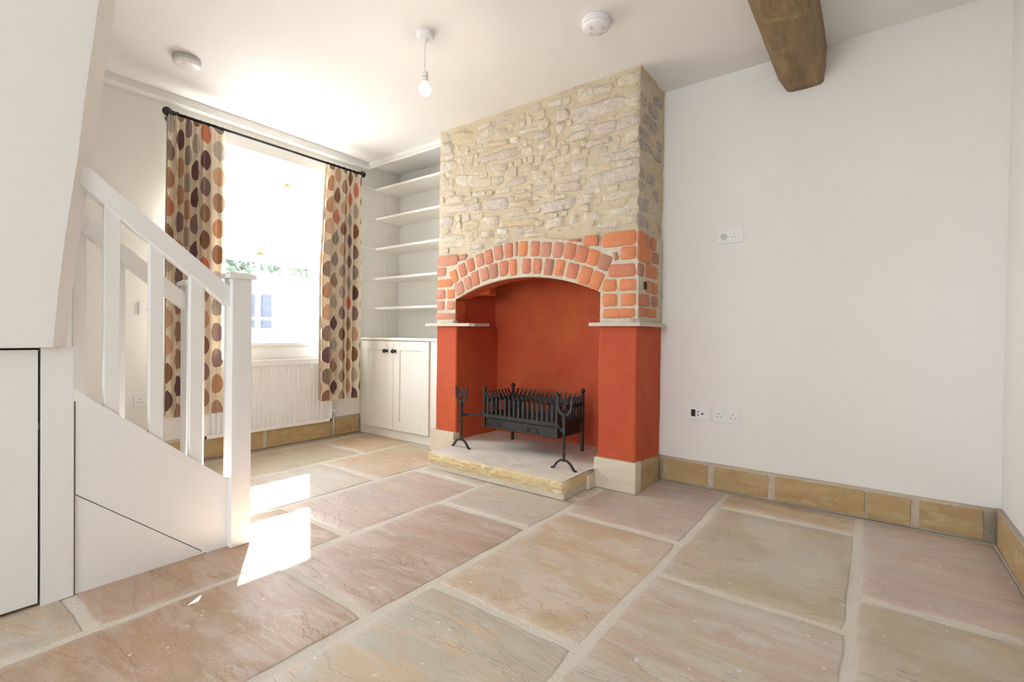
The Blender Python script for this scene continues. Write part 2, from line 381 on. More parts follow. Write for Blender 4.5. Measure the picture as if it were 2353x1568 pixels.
# ---- floor: mortar bed with one object per flagstone
bm = B(); box(bm, XW-.3, XR+.1, YB-.1, YF+.15, -.08, -.0025)
floor = struct(obj('floor', bm, M['joint']))
def flagstone(x0, x1, y0, y1, tone, g=.017):
    x0 += g; x1 -= g; y0 += g; y1 -= g
    nx = max(3, int((x1-x0)/.06)); ny = max(3, int((y1-y0)/.06))
    bm = B(); rows = []; W, H = x1-x0, y1-y0
    s = random.random()*50; tilt = (random.uniform(-.002, .002), random.uniform(-.002, .002))
    lay = bm.verts.layers.float.new('edge')
    for j in range(ny+5):
        row = []
        for i in range(nx+5):
            fi = 0 if i <= 1 else 1 if i >= nx+3 else .006/W if i == 2 else 1-.006/W if i == nx+2 else (i-2)/nx
            fj = 0 if j <= 1 else 1 if j >= ny+3 else .006/H if j == 2 else 1-.006/H if j == ny+2 else (j-2)/ny
            rim = i == 0 or j == 0 or i == nx+4 or j == ny+4
            x, y = x0+W*fi, y0+H*fj
            ed = min(x-x0, x1-x, y-y0, y1-y)
            if i <= 2 or i >= nx+2: x += nz(s, y, fi > .5, 7)*.009 + nz(s, y, 3, 28)*.005
            if j <= 2 or j >= ny+2: y += nz(x, s, fj > .5, 7)*.009 + nz(x, s, 3, 28)*.005
            if (i <= 2 or i >= nx+2) and (j <= 2 or j >= ny+2): x += (.004 if fi < .5 else -.004); y += (.004 if fj < .5 else -.004)
            z = .0005 + nz(x, y, s, 2.5)*.0022 + nz(x, y, s, 9)*.0009 + tilt[0]*(fi-.5)+tilt[1]*(fj-.5)
            if ed < .001: z -= .002
            if rim:
                x += (-.003 if i == 0 else .003 if i == nx+4 else 0); y += (-.003 if j == 0 else .003 if j == ny+4 else 0); z = -.02
            v = bm.verts.new((x, y, z)); v[lay] = ed; row.append(v)
        rows.append(row)
    for a, b in zip(rows, rows[1:]):
        for i in range(len(a)-1): bm.faces.new((a[i], a[i+1], b[i+1], b[i]))
    return obj('flagstone', bm, FL[tone], floor, smooth=True)
SLABS = [
 (-3.76, -3.62, 1.0, 2.72, 'olive'), (-3.76, -3.62, -.6, 1.0, 'warm'),
 (-3.62, -3.05, 2.24, 2.74, 'warm'), (-3.62, -3.05, 1.30, 2.24, 'olive'), (-3.62, -3.05, .35, 1.30, 'warm'), (-3.62, -3.05, -.6, .35, 'tan'),
 (-3.05, -2.42, 1.885, 2.67, 'warm'), (-3.05, -2.42, 1.15, 1.885, 'grey'), (-3.05, -2.42, .2, 1.15, 'tan'),
 (-2.42, -1.855, 2.175, 2.315, 'grey'), (-2.42, -1.855, 1.28, 2.175, 'rose'), (-2.42, -1.855, .405, 1.28, 'brown'), (-2.42, -1.855, -.5, .405, 'green'),
 (-2.42, -1.855, -1.4, -.5, 'tan'),
 (-1.855, -1.262, 1.845, 2.325, 'grey'), (-1.855, -1.262, .955, 1.845, 'pink'), (-1.855, -1.262, -.1, .955, 'brown'), (-1.855, -1.262, -.9, -.1, 'tan'),
 (-1.335, -1.262, 2.325, 2.60, 'warm'),
 (-1.262, -.655, 2.125, 2.99, 'rose'), (-1.262, -.655, 1.225, 2.125, 'tan'), (-1.262, -.655, .45, 1.225, 'green'), (-1.262, -.655, -.6, .45, 'rose'),
 (-.655, -.04, 2.72, 3.0, 'warm'), (-.655, -.04, 1.80, 2.72, 'olive'), (-.655, -.04, 1.02, 1.80, 'stripe'), (-.655, -.04, .1, 1.02, 'tan'), (-.655, -.04, -.8, .1, 'green'),
 (-.04, .46, 2.07, 3.0, 'rose'), (-.04, .46, 1.25, 2.07, 'olive'), (-.04, .46, .4, 1.25, 'warm'), (-.04, .46, -.5, .4, 'grey'),
 (-2.42, -1.262, -2.2, -1.4, 'rose'), (-1.262, -.655, -1.5, -.6, 'tan'), (-.655, .46, -1.7, -.8, 'pink')]
for sl in SLABS: flagstone(*sl)

# ---- skirting stones
def blockgrid(bm, x0, x1, y0, y1, z0, z1, j=.003):
    vs = box(bm, x0, x1, y0, y1, z0, z1)
    for v in vs: v.co += Vector([random.uniform(-j, j) for _ in range(3)])
def skirting(name, x0, x1, y0, y1, z1, cuts, axis, mort=.008):
    """mortar backing with stone blocks proud of it"""
    bm = B(); box(bm, x0, x1, y0, y1, 0, z1+.012)
    bs = [e for e in bm.edges]; bmesh.ops.subdivide_edges(bm, edges=bs, cuts=6, use_grid_fill=True)
    for v in bm.verts: v.co += Vector((nz(v.co.x, v.co.y, v.co.z, 14), nz(v.co.y, v.co.z, v.co.x, 14), nz(v.co.z, v.co.x, v.co.y, 14)))*.004
    root = struct(obj(name, bm, M['skirt_mortar'], smooth=True))
    for a, b in cuts:
        bm = B()
        if axis == 'x': blockgrid(bm, a, b, y0-mort, y0+.012, .012, z1)
        elif axis == 'xp': blockgrid(bm, x0+.004, x1+mort, a, b, .012, z1)
        else: blockgrid(bm, x0-mort, x0+.012, a, b, .012, z1)
        obj('stone_block', bm, M['skirt'], root, bevel=.004)
    return root
skirting('baseboard_fireplace', -1.09, XR, 3.005, 3.04, .140, [(-1.04, -.775), (-.735, -.452), (-.418, -.02), (-.010, .160), (.190, .412)], 'x')
skirting('baseboard_right', .452, XR+.01, YB, 3.0, .150, [(2.2, 2.93), (1.55, 2.17), (.8, 1.52), (.1, .77), (-.8, .07)], 'y')
skirting('baseboard_left', XW-.01, XW+.018, .2, 2.70, .155, [(2.43, 2.68), (1.85, 2.40), (1.2, 1.82), (.55, 1.17)], 'xp')

# ---- boxing along the top of the window wall and the alcove head
bm = B(); box(bm, XW-.01, XW+.062, YB, 2.76, 2.395, ZC+.01)
for v in bm.verts: pass
struct(obj('trim_1', bm, M['white'], bevel=.012))
bm = B(); box(bm, XW, -2.69, 2.735, 2.775, 2.418, ZC+.01); box(bm, XW, -2.69, 2.75, 2.768, 2.40, 2.43)
struct(obj('trim_2', bm, M['white'], bevel=.004))

# ================================================================ WINDOW
win = struct(empty('window_1', (-3.95, 1.875, WZ0)))
XG = -3.96; GY0, GY1, GZ0, GZ1, MID = 1.375, 2.375, .93, 2.07, 1.47
bm = B()
box(bm, XG-.07, XG+.05, WY0-.01, GY0-.045, WZ0, WZ1); box(bm, XG-.07, XG+.05, GY1+.045, WY1+.01, WZ0, WZ1)
box(bm, XG-.07, XG+.05, WY0-.01, WY1+.01, GZ1+.07, WZ1+.01); box(bm, XG-.09, XG+.05, WY0-.01, WY1+.01, WZ0-.01, GZ0-.07)
obj('window_frame', bm, M['white'], win, bevel=.003)
for k, (z0, z1, dx) in enumerate(((GZ0-.07, MID+.05, .015), (MID-.01, GZ1+.07, -.03))):
    bm = B(); x0, x1 = XG+dx-.02, XG+dx+.02
    box(bm, x0, x1, GY0-.045, GY0, z0, z1); box(bm, x0, x1, GY1, GY1+.045, z0, z1)
    box(bm, x0, x1, GY0, GY1, z0, z0+(.07 if k == 0 else .045)); box(bm, x0, x1, GY0, GY1, z1-(.045 if k == 0 else .07), z1)
    box(bm, x0+.008, x1-.008, 1.862, 1.893, z0+.04, z1-.04)
    sash = obj('sash', bm, M['white'], win, bevel=.002)
    for a, b in ((GY0, 1.862), (1.893, GY1)):
        bm = B(); box(bm, x0+.018, x0+.022, a-.005, b+.005, z0+.04, z1-.04); obj('pane', bm, M['glass'], sash)
bm = B(); box(bm, XG+.035, XG+.055, 1.85, 1.905, MID+.048, MID+.06); cyl(bm, (XG+.045, 1.877, MID+.055), (XG+.045, 1.877, MID+.085), .011, 12)
sphere(bm, (XG+.045, 1.877, MID+.092), .014, 12); obj('sash_fastener', bm, M['brass'], win, label='small brass sash fastener')
for y in (1.62, 2.12):
    bm = B(); box(bm, XG+.0, XG+.012, y-.02, y+.02, 2.12, 2.15); cyl(bm, (XG+.01, y, 2.135), (XG+.045, y, 2.125), .006, 8); sphere(bm, (XG+.048, y, 2.124), .012, 10)
    obj('sash_eye', bm, M['brass'], win, label='brass sash eye')
bm = B(); box(bm, XG+.03, XW+.018, WY0-.015, WY1+.015, WZ0-.022, WZ0+.004); obj('window_sill', bm, M['white'], win, bevel=.006)

# ================================================================ CHIMNEY BREAST
CX0, CX1, CY = -2.69, -1.085, 2.64
AX, AZ, AR = -1.905, -.16, 1.45; OX0, OX1 = -2.498, -1.312
ch = tag(empty('chimney_breast', (-1.89, 2.64, 0)), 'exposed rubble stone chimney breast with brick arch over terracotta painted piers', 'chimney breast')
def arch(x): return AZ + math.sqrt(AR*AR-(x-AX)**2)
# front masonry skin (lumpy lime mortar) with the arched opening
bm = B()
def relief(x, z):
    a = nz(x, 0, z, 5)*.007 + nz(x, 1, z, 13)*.005 + nz(x, 2, z, 34)*.0025
    return a
cols = []
N = 90
xs = sorted([CX0+(CX1-CX0)*i/N for i in range(N+1) if abs(CX0+(CX1-CX0)*i/N-OX0) > .006 and abs(CX0+(CX1-CX0)*i/N-OX1) > .006])
xs = [(x, None) for x in xs] + [(OX0, 'L'), (OX0, 'R'), (OX1, 'L'), (OX1, 'R')]
xs.sort(key=lambda t: (t[0], t[1] or ''))
ZT = ZC+.005; NR = 84
grid = []
for x, side in xs:
    inside = (OX0 < x < OX1) or (x == OX0 and side == 'R') or (x == OX1 and side == 'L')
    zb = arch(x) if inside else .985
    col = []
    for j in range(NR+1):
        z = zb+(ZT-zb)*j/NR
        amp = .35 if z < 1.5 else 1
        if j == 0: amp = 0
        e = min(1, (x-CX0)/.02, (CX1-x)/.02)
        col.append(bm.verts.new((x + (nz(0, z, 9, 11)*.010 if x == CX0 else nz(5, z, 9, 11)*.004 if x == CX1 else 0), CY+.004 - relief(x, z)*amp*1.0 + (.004 if e <= 0 else 0), z)))
    grid.append(col)
for k, (a, b) in enumerate(zip(grid, grid[1:])):
    if xs[k][0] == xs[k+1][0]:
        continue
    for j in range(NR): bm.faces.new((a[j], b[j], b[j+1], a[j+1]))
# arch soffit and cheeks of the masonry
prev = None
for k, (x, side) in enumerate(xs):
    if OX0 <= x <= OX1 and not (x == OX0 and side == 'L') and not (x == OX1 and side == 'R'):
        f = grid[k][0]; bk = bm.verts.new((x, CY+.022, arch(x)+.002))
        if prev: bm.faces.new((prev[0], f, bk, prev[1]))
        prev = (f, bk)
obj('masonry_face', bm, M['mortar'], ch, smooth=True)
bm = B(); prev = None
for i in range(41):
    x = OX0+(OX1-OX0)*i/40; cur = (bm.verts.new((x, CY+.02, arch(x)+.001)), bm.verts.new((x, CY+.15, arch(x)+.004)))
    if prev: bm.faces.new((prev[0], cur[0], cur[1], prev[1]))
    prev = cur
obj('arch_soffit', bm, M['red'], ch, smooth=True, label='terracotta painted arch soffit')
# side masonry face
bm = B(); rows = []
for i in range(17):
    y = CY+.004+(YF+.02-CY)*i/16; rows.append([])
    for j in range(61):
        z = .985+(ZT-.985)*j/60
        rows[-1].append(bm.verts.new((CX1 + (0 if i == 0 else nz(y, 4, z, 9)*.010+nz(y, 4, z, 25)*.004), y, z)))
for a, b in zip(rows, rows[1:]):
    for j in range(60): bm.faces.new((a[j], b[j], b[j+1], a[j+1]))
obj('masonry_side', bm, M['mortar'], ch, smooth=True)
# mortar of the brickwork, a thin skin under the bricks (front and side)
bm = B()
for k, (x, side) in enumerate(xs[:-1]):
    x2 = xs[k+1][0]
    if x2 == x: continue
    xm = (x+x2)/2; ins = OX0 < xm < OX1
    def top(q):
        if q < -2.53: return 1.503
        if q > -1.30: return 1.515
        r = 1.70; zz = AZ+math.sqrt(max(0, r*r-(q-AX)**2)); return min(zz, 1.545)
    za, zb = (arch(x)+.001, arch(x2)+.001) if ins else (.986, .986)
    n = 8
    ra = []
    for q, z0 in ((x, za), (x2, zb)):
        ra.append([bm.verts.new((q, CY-.0065-nz(q, 7, z0+(top(q)-z0)*j/n, 30)*.003, z0+(top(q)-z0)*j/n)) for j in range(n+1)])
    for j in range(n): bm.faces.new((ra[0][j], ra[1][j], ra[1][j+1], ra[0][j+1]))
    if k == len(xs)-2:
        ed = [bm.verts.new((CX1+.0105, CY-.0062, .986+(1.515-.986)*j/n)) for j in range(n+1)]
        for j in range(n): bm.faces.new((ra[1][j], ed[j], ed[j+1], ra[1][j+1]))
bmesh.ops.remove_doubles(bm, verts=bm.verts, dist=.0005)
obj('brick_mortar', bm, M['brick_mortar'], ch, smooth=True)
bm = B(); rows = []
for i in range(13):
    y = CY-.0065+(YF-.02-CY)*i/12; top = 1.515-.01*i/12
    rows.append([bm.verts.new((CX1+.010+nz(y, 3, j, 20)*.003, y, .986+(top-.986)*j/14)) for j in range(15)])
for a, b in zip(rows, rows[1:]):
    for j in range(14): bm.faces.new((a[j], b[j], b[j+1], a[j+1]))
obj('brick_mortar', bm, M['brick_mortar'], ch, smooth=True)
# bricks, each an object
def brick(c, w, h, ang, plane, mat, d=.007, wedge=0.):
    bm = B(); n = 3; rng = random.random()*90
    pts = []
    rows = []
    P = [(-.5, -.5), (-.25, -.52), (0, -.5), (.25, -.51), (.5, -.5), (.52, -.2), (.5, .1), (.51, .3), (.5, .5), (.2, .51), (0, .49), (-.25, .52), (-.5, .5), (-.51, .2), (-.5, 0), (-.52, -.25)]
    def W(u, v, t):
        u = u*w*(1+wedge*v); v = v*h
        a, b = u*math.cos(ang)-v*math.sin(ang), u*math.sin(ang)+v*math.cos(ang)
        if plane == 'f': return (c[0]+a, CY-.004-t, c[1]+b)
        return (CX1+.009+t, c[0]+a, c[1]+b)
    rings = []
    for s, t in ((1, -.004), (.985, d*.55), (.90, d)):
        ring = []
        for i, (u, v) in enumerate(P):
            j = nz(u*3, v*3, rng, 1.7)*.05
            cu = .93 if abs(u) > .49 and abs(v) > .49 else 1
            ring.append(bm.verts.new(W(u*s*cu*(1+j), v*s*cu*(1+j), t+(nz(u*2, v*2, rng+5, 2)*.003 if t > 0 else 0))))
        rings.append(ring)
    m = len(P)
    for a, b in zip(rings, rings[1:]):
        for i in range(m): bm.faces.new((a[i], a[(i+1) % m], b[(i+1) % m], b[i]))
    cv = bm.verts.new(W(0, 0, d+.0015))
    for i in range(m): bm.faces.new((rings[-1][i], rings[-1][(i+1) % m], cv))
    return obj('brick', bm, mat, ch, smooth=True)
BR = {'inner': [(-2.459, 1.242, 0.093, 0.091), (-2.375, 1.275, 0.076, 0.089), (-2.304, 1.305, 0.074, 0.1), (-2.219, 1.331, 0.086, 0.092), (-2.137, 1.349, 0.08, 0.101), (-2.046, 1.36, 0.082, 0.1), (-1.966, 1.362, 0.064, 0.106), (-1.856, 1.361, 0.072, 0.096), (-1.77, 1.355, 0.074, 0.095), (-1.68, 1.342, 0.074, 0.102), (-1.598, 1.332, 0.074, 0.099), (-1.505, 1.306, 0.087, 0.092), (-1.417, 1.271, 0.088, 0.109), (-1.34, 1.236, 0.083, 0.107)], 'outer': [(-2.514, 1.334, 0.077, 0.095), (-2.43, 1.374, 0.074, 0.096), (-2.35, 1.408, 0.075, 0.091), (-2.263, 1.435, 0.078, 0.089), (-2.181, 1.451, 0.076, 0.1), (-2.095, 1.472, 0.082, 0.1), (-2.005, 1.48, 0.074, 0.097), (-1.942, 1.485, 0.026, 0.096), (-1.884, 1.48, 0.076, 0.097), (-1.789, 1.47, 0.075, 0.096), (-1.704, 1.458, 0.084, 0.093), (-1.611, 1.446, 0.077, 0.097), (-1.524, 1.43, 0.085, 0.097), (-1.442, 1.404, 0.089, 0.096), (-1.362, 1.376, 0.086, 0.091), (-1.287, 1.34, 0.08, 0.089)], 'side': [(-2.586, 1.458, 0.21, 0.076), (-2.43, 1.47, 0.072, 0.041), (-2.648, 1.376, 0.098, 0.064), (-2.614, 1.289, 0.162, 0.055), (-2.651, 1.204, 0.092, 0.068), (-2.546, 1.204, 0.083, 0.067), (-2.652, 1.12, 0.086, 0.068), (-2.545, 1.119, 0.083, 0.063), (-2.6, 1.038, 0.205, 0.047), (-1.381, 1.481, 0.098, 0.061), (-1.199, 1.471, 0.213, 0.084), (-1.139, 1.385, 0.092, 0.074), (-1.491, 1.495, 0.075, 0.016), (-1.216, 1.372, 0.028, 0.046), (-1.178, 1.286, 0.169, 0.074), (-1.252, 1.203, 0.09, 0.069), (-1.14, 1.201, 0.101, 0.066), (-1.25, 1.116, 0.094, 0.072), (-1.134, 1.115, 0.092, 0.071), (-1.193, 1.037, 0.202, 0.054)]}
tones = {'inner': [2, 2, 1, 2, 3, 1, 0, 1, 1, 3, 0, 1, 0, 0], 'outer': [0, 1, 1, 2, 1, 2, 1, 2, 0, 1, 2, 2, 1, 1, 0, 3],
         'side': [2, 2, 2, 0, 2, 0, 2, 2, 2, 0, 0, 0, 1, 3, 1, 0, 0, 0, 0, 0]}
for k in ('inner', 'outer', 'side'):
    for i, (x, z, bw, bh) in enumerate(BR[k]):
        a = 0. if k == 'side' else -math.atan2(x-AX, z-AZ)
        if k == 'side' and bw < .04: a = .25
        brick((x, z), bw*(1.0 if k == 'side' else .95), bh*1.04, a, 'f', M['bricks'][tones[k][i]], wedge=.0 if k == 'side' else .06)
for i, (y, z, bw, bh) in enumerate([(2.669, 1.468, 0.096, 0.071), (2.763, 1.464, 0.068, 0.069), (2.856, 1.463, 0.083, 0.065), (2.727, 1.383, 0.21, 0.085), (2.893, 1.382, 0.103, 0.059), (2.665, 1.285, 0.075, 0.06), (2.831, 1.291, 0.193, 0.066), (2.789, 1.198, 0.097, 0.061), (2.886, 1.196, 0.09, 0.059), (2.725, 1.115, 0.175, 0.06), (2.885, 1.116, 0.097, 0.055), (2.697, 1.045, 0.1, 0.045), (2.836, 1.045, 0.159, 0.045)]):
    brick((y, z), bw*.98, bh*1.17, .0, 's', M['bricks'][[0, 1, 1, 0, 3, 3, 0, 0, 1, 1, 3, 1, 0][i]])
bm = B(); box(bm, CX1+.006, CX1+.0185, 2.713, 2.742, 1.178, 1.222); obj('putlog_hole', bm, M['hole'], ch, label='small dark square hole in the brick return')

# rubble stones, each an object
def rubble(poly, mat, plane='f', d=.008):
    n = len(poly); cx = sum(p[0] for p in poly)/n; cz = sum(p[1] for p in poly)/n
    rng = random.random()*90; out = []
    for i in range(n):
        a, b = poly[i], poly[(i+1) % n]; L = math.hypot(a[0]-b[0], a[1]-b[1]); k = max(2, min(6, int(L/.03)))
        for q in range(k):
            t = q/k; px, pz = a[0]+(b[0]-a[0])*t, a[1]+(b[1]-a[1])*t
            f = .90 if q == 0 else 1.0
            j = 1 + nz(px, pz, rng, 30)*.16
            out.append((cx+(px-cx)*f*j, cz+(pz-cz)*f*j))
    bm = B(); rings = []
    def W(x, z, t): return (min(CX1+.003, max(CX0-.004, x)), CY-t, z) if plane == 'f' else (CX1+t, max(CY-.004, x), z)
    for s, t in ((1.14, -.004), (1.02, d*.25), (.88, d*.8), (.5, d)):
        rings.append([bm.verts.new(W(cx+(x-cx)*s, cz+(z-cz)*s, t + (0 if t < 0 else nz(cx+(x-cx)*s, cz+(z-cz)*s, rng, 22)*.008 + nz(cx+(x-cx)*s, cz+(z-cz)*s, rng, 60)*.005))) for x, z in out])
    m = len(out)
    for a, b in zip(rings, rings[1:]):
        for i in range(m): bm.faces.new((a[i], a[(i+1) % m], b[(i+1) % m], b[i]))
    cv = bm.verts.new(W(cx, cz, d*1.2+nz(cx, cz, rng, 20)*.005))
    for i in range(m): bm.faces.new((rings[-1][i], rings[-1][(i+1) % m], cv))
    return obj('rubble_stone', bm, mat, ch, smooth=True)
STONES = [[(-1.378,2.402),(-1.255,2.395),(-1.258,2.357),(-1.37,2.366)],[(-1.227,2.419),(-1.098,2.42),(-1.097,2.354),(-1.22,2.368)],[(-1.515,2.315),(-1.184,2.306),(-1.183,2.245),(-1.513,2.218)],[(-1.177,2.288),(-1.096,2.31),(-1.095,2.215),(-1.176,2.25)],[(-1.375,2.184),(-1.23,2.174),(-1.229,2.102),(-1.374,2.123)],[(-1.223,2.172),(-1.094,2.17),(-1.093,2.12),(-1.222,2.113)],[(-1.56,2.154),(-1.404,2.164),(-1.411,2.119),(-1.551,2.117)],[(-1.418,2.094),(-1.257,2.083),(-1.263,2.052),(-1.418,2.053)],[(-1.173,2.082),(-1.093,2.095),(-1.098,2.02),(-1.166,2.029)],[(-1.334,1.981),(-1.091,1.987),(-1.09,1.93),(-1.319,1.939)],[(-1.525,2.001),(-1.417,1.992),(-1.416,1.924),(-1.524,1.925)],[(-1.407,1.875),(-1.09,1.892),(-1.09,1.81),(-1.413,1.802)],[(-1.636,1.869),(-1.468,1.859),(-1.467,1.805),(-1.619,1.816)],[(-1.309,1.745),(-1.094,1.76),(-1.093,1.71),(-1.301,1.704)],[(-1.467,1.77),(-1.375,1.769),(-1.374,1.715),(-1.473,1.71)],[(-1.745,1.765),(-1.513,1.764),(-1.512,1.702),(-1.752,1.694)],[(-1.434,1.663),(-1.322,1.654),(-1.321,1.607),(-1.433,1.612)],[(-1.285,1.649),(-1.099,1.666),(-1.098,1.616),(-1.277,1.615)],[(-1.535,1.657),(-1.48,1.656),(-1.475,1.601),(-1.53,1.601)],[(-1.7,1.651),(-1.584,1.657),(-1.583,1.6),(-1.716,1.588)],[(-1.335,1.589),(-1.206,1.586),(-1.213,1.544),(-1.327,1.548)],[(-1.179,1.595),(-1.091,1.596),(-1.09,1.551),(-1.171,1.555)],[(-1.653,2.338),(-1.563,2.328),(-1.554,2.263),(-1.643,2.265)],[(-1.643,2.251),(-1.569,2.243),(-1.601,2.184),(-1.642,2.194)],[(-1.704,2.409),(-1.596,2.4),(-1.595,2.365),(-1.695,2.378)],[(-1.716,2.09),(-1.624,2.091),(-1.615,2.04),(-1.715,2.054)],[(-1.63,2.001),(-1.565,1.999),(-1.561,1.966),(-1.63,1.973)],[(-1.526,2.063),(-1.464,2.077),(-1.463,2.036),(-1.526,2.029)],[(-1.654,1.95),(-1.588,1.944),(-1.588,1.902),(-1.654,1.907)],[(-2.312,2.353),(-2.148,2.375),(-2.147,2.313),(-2.302,2.287)],[(-2.14,2.336),(-2.045,2.326),(-2.045,2.271),(-2.139,2.287)],[(-2.227,2.263),(-2.029,2.249),(-2.028,2.212),(-2.227,2.232)],[(-2.284,2.175),(-1.952,2.177),(-1.959,2.119),(-2.275,2.128)],[(-1.908,2.161),(-1.828,2.155),(-1.827,2.108),(-1.907,2.108)],[(-1.808,2.232),(-1.698,2.229),(-1.69,2.187),(-1.807,2.186)],[(-1.786,2.152),(-1.696,2.155),(-1.696,2.114),(-1.778,2.121)],[(-2.541,2.414),(-2.329,2.376),(-2.337,2.314),(-2.54,2.321)],[(-2.661,2.362),(-2.558,2.345),(-2.557,2.272),(-2.67,2.289)],[(-2.678,2.217),(-2.52,2.198),(-2.51,2.136),(-2.677,2.135)],[(-2.168,2.094),(-2.041,2.081),(-2.048,2.04),(-2.167,2.057)],[(-2.509,2.09),(-2.29,2.049),(-2.289,1.966),(-2.499,2.016)],[(-2.047,1.955),(-1.868,1.97),(-1.875,1.924),(-2.046,1.918)],[(-2.667,2.086),(-2.536,2.068),(-2.544,1.99),(-2.665,2.004)],[(-1.811,1.965),(-1.727,1.978),(-1.713,1.929),(-1.817,1.931)],[(-1.809,1.883),(-1.705,1.882),(-1.712,1.849),(-1.802,1.858)],[(-2.237,1.863),(-2.03,1.848),(-2.036,1.77),(-2.236,1.793)],[(-2.608,1.941),(-2.435,1.926),(-2.443,1.882),(-2.607,1.9)],[(-2.372,1.851),(-2.27,1.849),(-2.269,1.791),(-2.363,1.798)],[(-2.654,1.88),(-2.407,1.857),(-2.406,1.805),(-2.653,1.833)],[(-2.671,1.795),(-2.55,1.792),(-2.548,1.718),(-2.67,1.713)],[(-2.243,1.737),(-2.106,1.731),(-2.113,1.67),(-2.242,1.68)],[(-2.059,1.737),(-1.886,1.748),(-1.864,1.704),(-2.059,1.712)],[(-2.44,1.731),(-2.285,1.724),(-2.284,1.666),(-2.439,1.665)],[(-2.258,1.638),(-2.152,1.638),(-2.159,1.595),(-2.266,1.601)],[(-2.112,1.645),(-2.019,1.634),(-2.026,1.592),(-2.119,1.597)],[(-2.135,1.58),(-2.025,1.574),(-2.025,1.537),(-2.134,1.539)],[(-2.376,1.561),(-2.232,1.553),(-2.24,1.515),(-2.376,1.522)],[(-2.66,1.651),(-2.43,1.638),(-2.429,1.553),(-2.649,1.562)],[(-1.876,1.581),(-1.728,1.575),(-1.727,1.547),(-1.876,1.557)],[(-2.422,2.204),(-2.344,2.206),(-2.359,2.1),(-2.412,2.182)],[(-2.166,2.001),(-2.063,2.0),(-2.078,1.948),(-2.165,1.951)],[(-1.863,2.087),(-1.813,2.094),(-1.819,2.043),(-1.855,2.044)],[(-2.021,2.253),(-1.931,2.238),(-1.938,2.198),(-2.013,2.215)],[(-1.722,2.08),(-1.635,2.073),(-1.634,2.039),(-1.715,2.044)],[(-2.014,1.815),(-1.822,1.797),(-1.821,1.751),(-2.013,1.779)],[(-2.089,1.686),(-1.799,1.677),(-1.798,1.63),(-2.089,1.649)]]
GREY = {2, 5, 9, 10, 11, 15}; GREYB = {34, 39, 44, 45, 49}
boxes = []
for i, s in enumerate(STONES):
    k = 1 if (i in GREY or i in GREYB) else 3 if i in (4, 5, 7, 12, 32, 41, 47) else 2 if i in (31, 36, 52, 64, 65) else 0
    rubble(s, M['stones'][k]); boxes.append((min(p[0] for p in s), max(p[0] for p in s), min(p[1] for p in s), max(p[1] for p in s)))
cnt = 0
for q_ in range(9000):
    big = max(.25, 1-q_/4500)
    w_, h_ = random.uniform(.035, .05+.15*big), random.uniform(.024, .034+.045*big); x = random.uniform(CX0+.01, CX1-.01-w_); z = random.uniform(1.52, 2.425)
    ztop = 1.52 if x+w_ < -2.45 or x > -1.35 else 1.565
    if z < ztop: continue
    if z+h_ > 2.43 or any(x < b[1]+.003 and x+w_ > b[0]-.003 and z < b[3]+.003 and z+h_ > b[2]-.003 for b in boxes): continue
    if cnt > 160: break
    boxes.append((x, x+w_, z, z+h_)); cnt += 1
    sl = random.uniform(-.006, .006)
    rubble([(x, z+h_+sl), (x+w_*.5, z+h_*1.06), (x+w_, z+h_-sl), (x+w_*1.02, z), (x+w_*.45, z-.003), (x-.002, z+.004)], M['stones'][random.choice([4, 4, 4, 4, 0, 3])], d=.0035)
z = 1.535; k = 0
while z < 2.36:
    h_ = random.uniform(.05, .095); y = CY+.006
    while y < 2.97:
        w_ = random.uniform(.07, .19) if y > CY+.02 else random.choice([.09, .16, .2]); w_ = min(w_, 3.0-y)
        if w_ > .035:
            rubble([(y, z+h_*.94), (y+w_*.9, z+h_*.9), (y+w_*.93, z+.006), (y+.003, z)], M['shaded_grey'] if random.random() < .55 else M['stones'][random.choice([1, 2, 3, 0])], 's', .006)
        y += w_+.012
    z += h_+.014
# imposts
for x0, x1, y1 in ((-2.80, -2.305, 2.80), (-1.372, -1.03, YF-.06)):
    bm = B()
    if x0 < -2: pts = [(x0, 2.615), (x0+.1, 2.60), (x1-.03, 2.60), (x1, 2.63), (x1, y1), (-2.66, y1), (-2.69, 2.70), (x0, 2.69)]
    else: pts = [(x0, 2.605), (x0+.02, 2.60), (-1.05, 2.60), (-1.035, 2.63), (-1.04, y1), (x0, y1)]
    prism(bm, pts, 2, .963, .984)
    for v in bm.verts: v.co.z += nz(v.co.x, v.co.y, 0, 6)*.005
    o = obj('impost_slab', bm, M['impost'], ch, bevel=.004, label='thin projecting stone impost')
for bx_ in ((-2.676, -2.50, 2.625, 2.66, .98, 1.005), (-1.31, -1.09, 2.622, 2.66, .98, 1.008), (-1.12, -1.072, 2.63, 2.98, .98, 1.006)):
  bm = B(); box(bm, *bx_)
  bmesh.ops.subdivide_edges(bm, edges=bm.edges[:], cuts=5, use_grid_fill=True)
  for v in bm.verts: v.co += Vector((nz(v.co.x, v.co.y, v.co.z, 25), nz(v.co.y, v.co.z, v.co.x, 25), nz(v.co.z, v.co.x, v.co.y, 25)))*.006
  obj('mortar_bed', bm, M['brick_mortar'], ch, smooth=True)
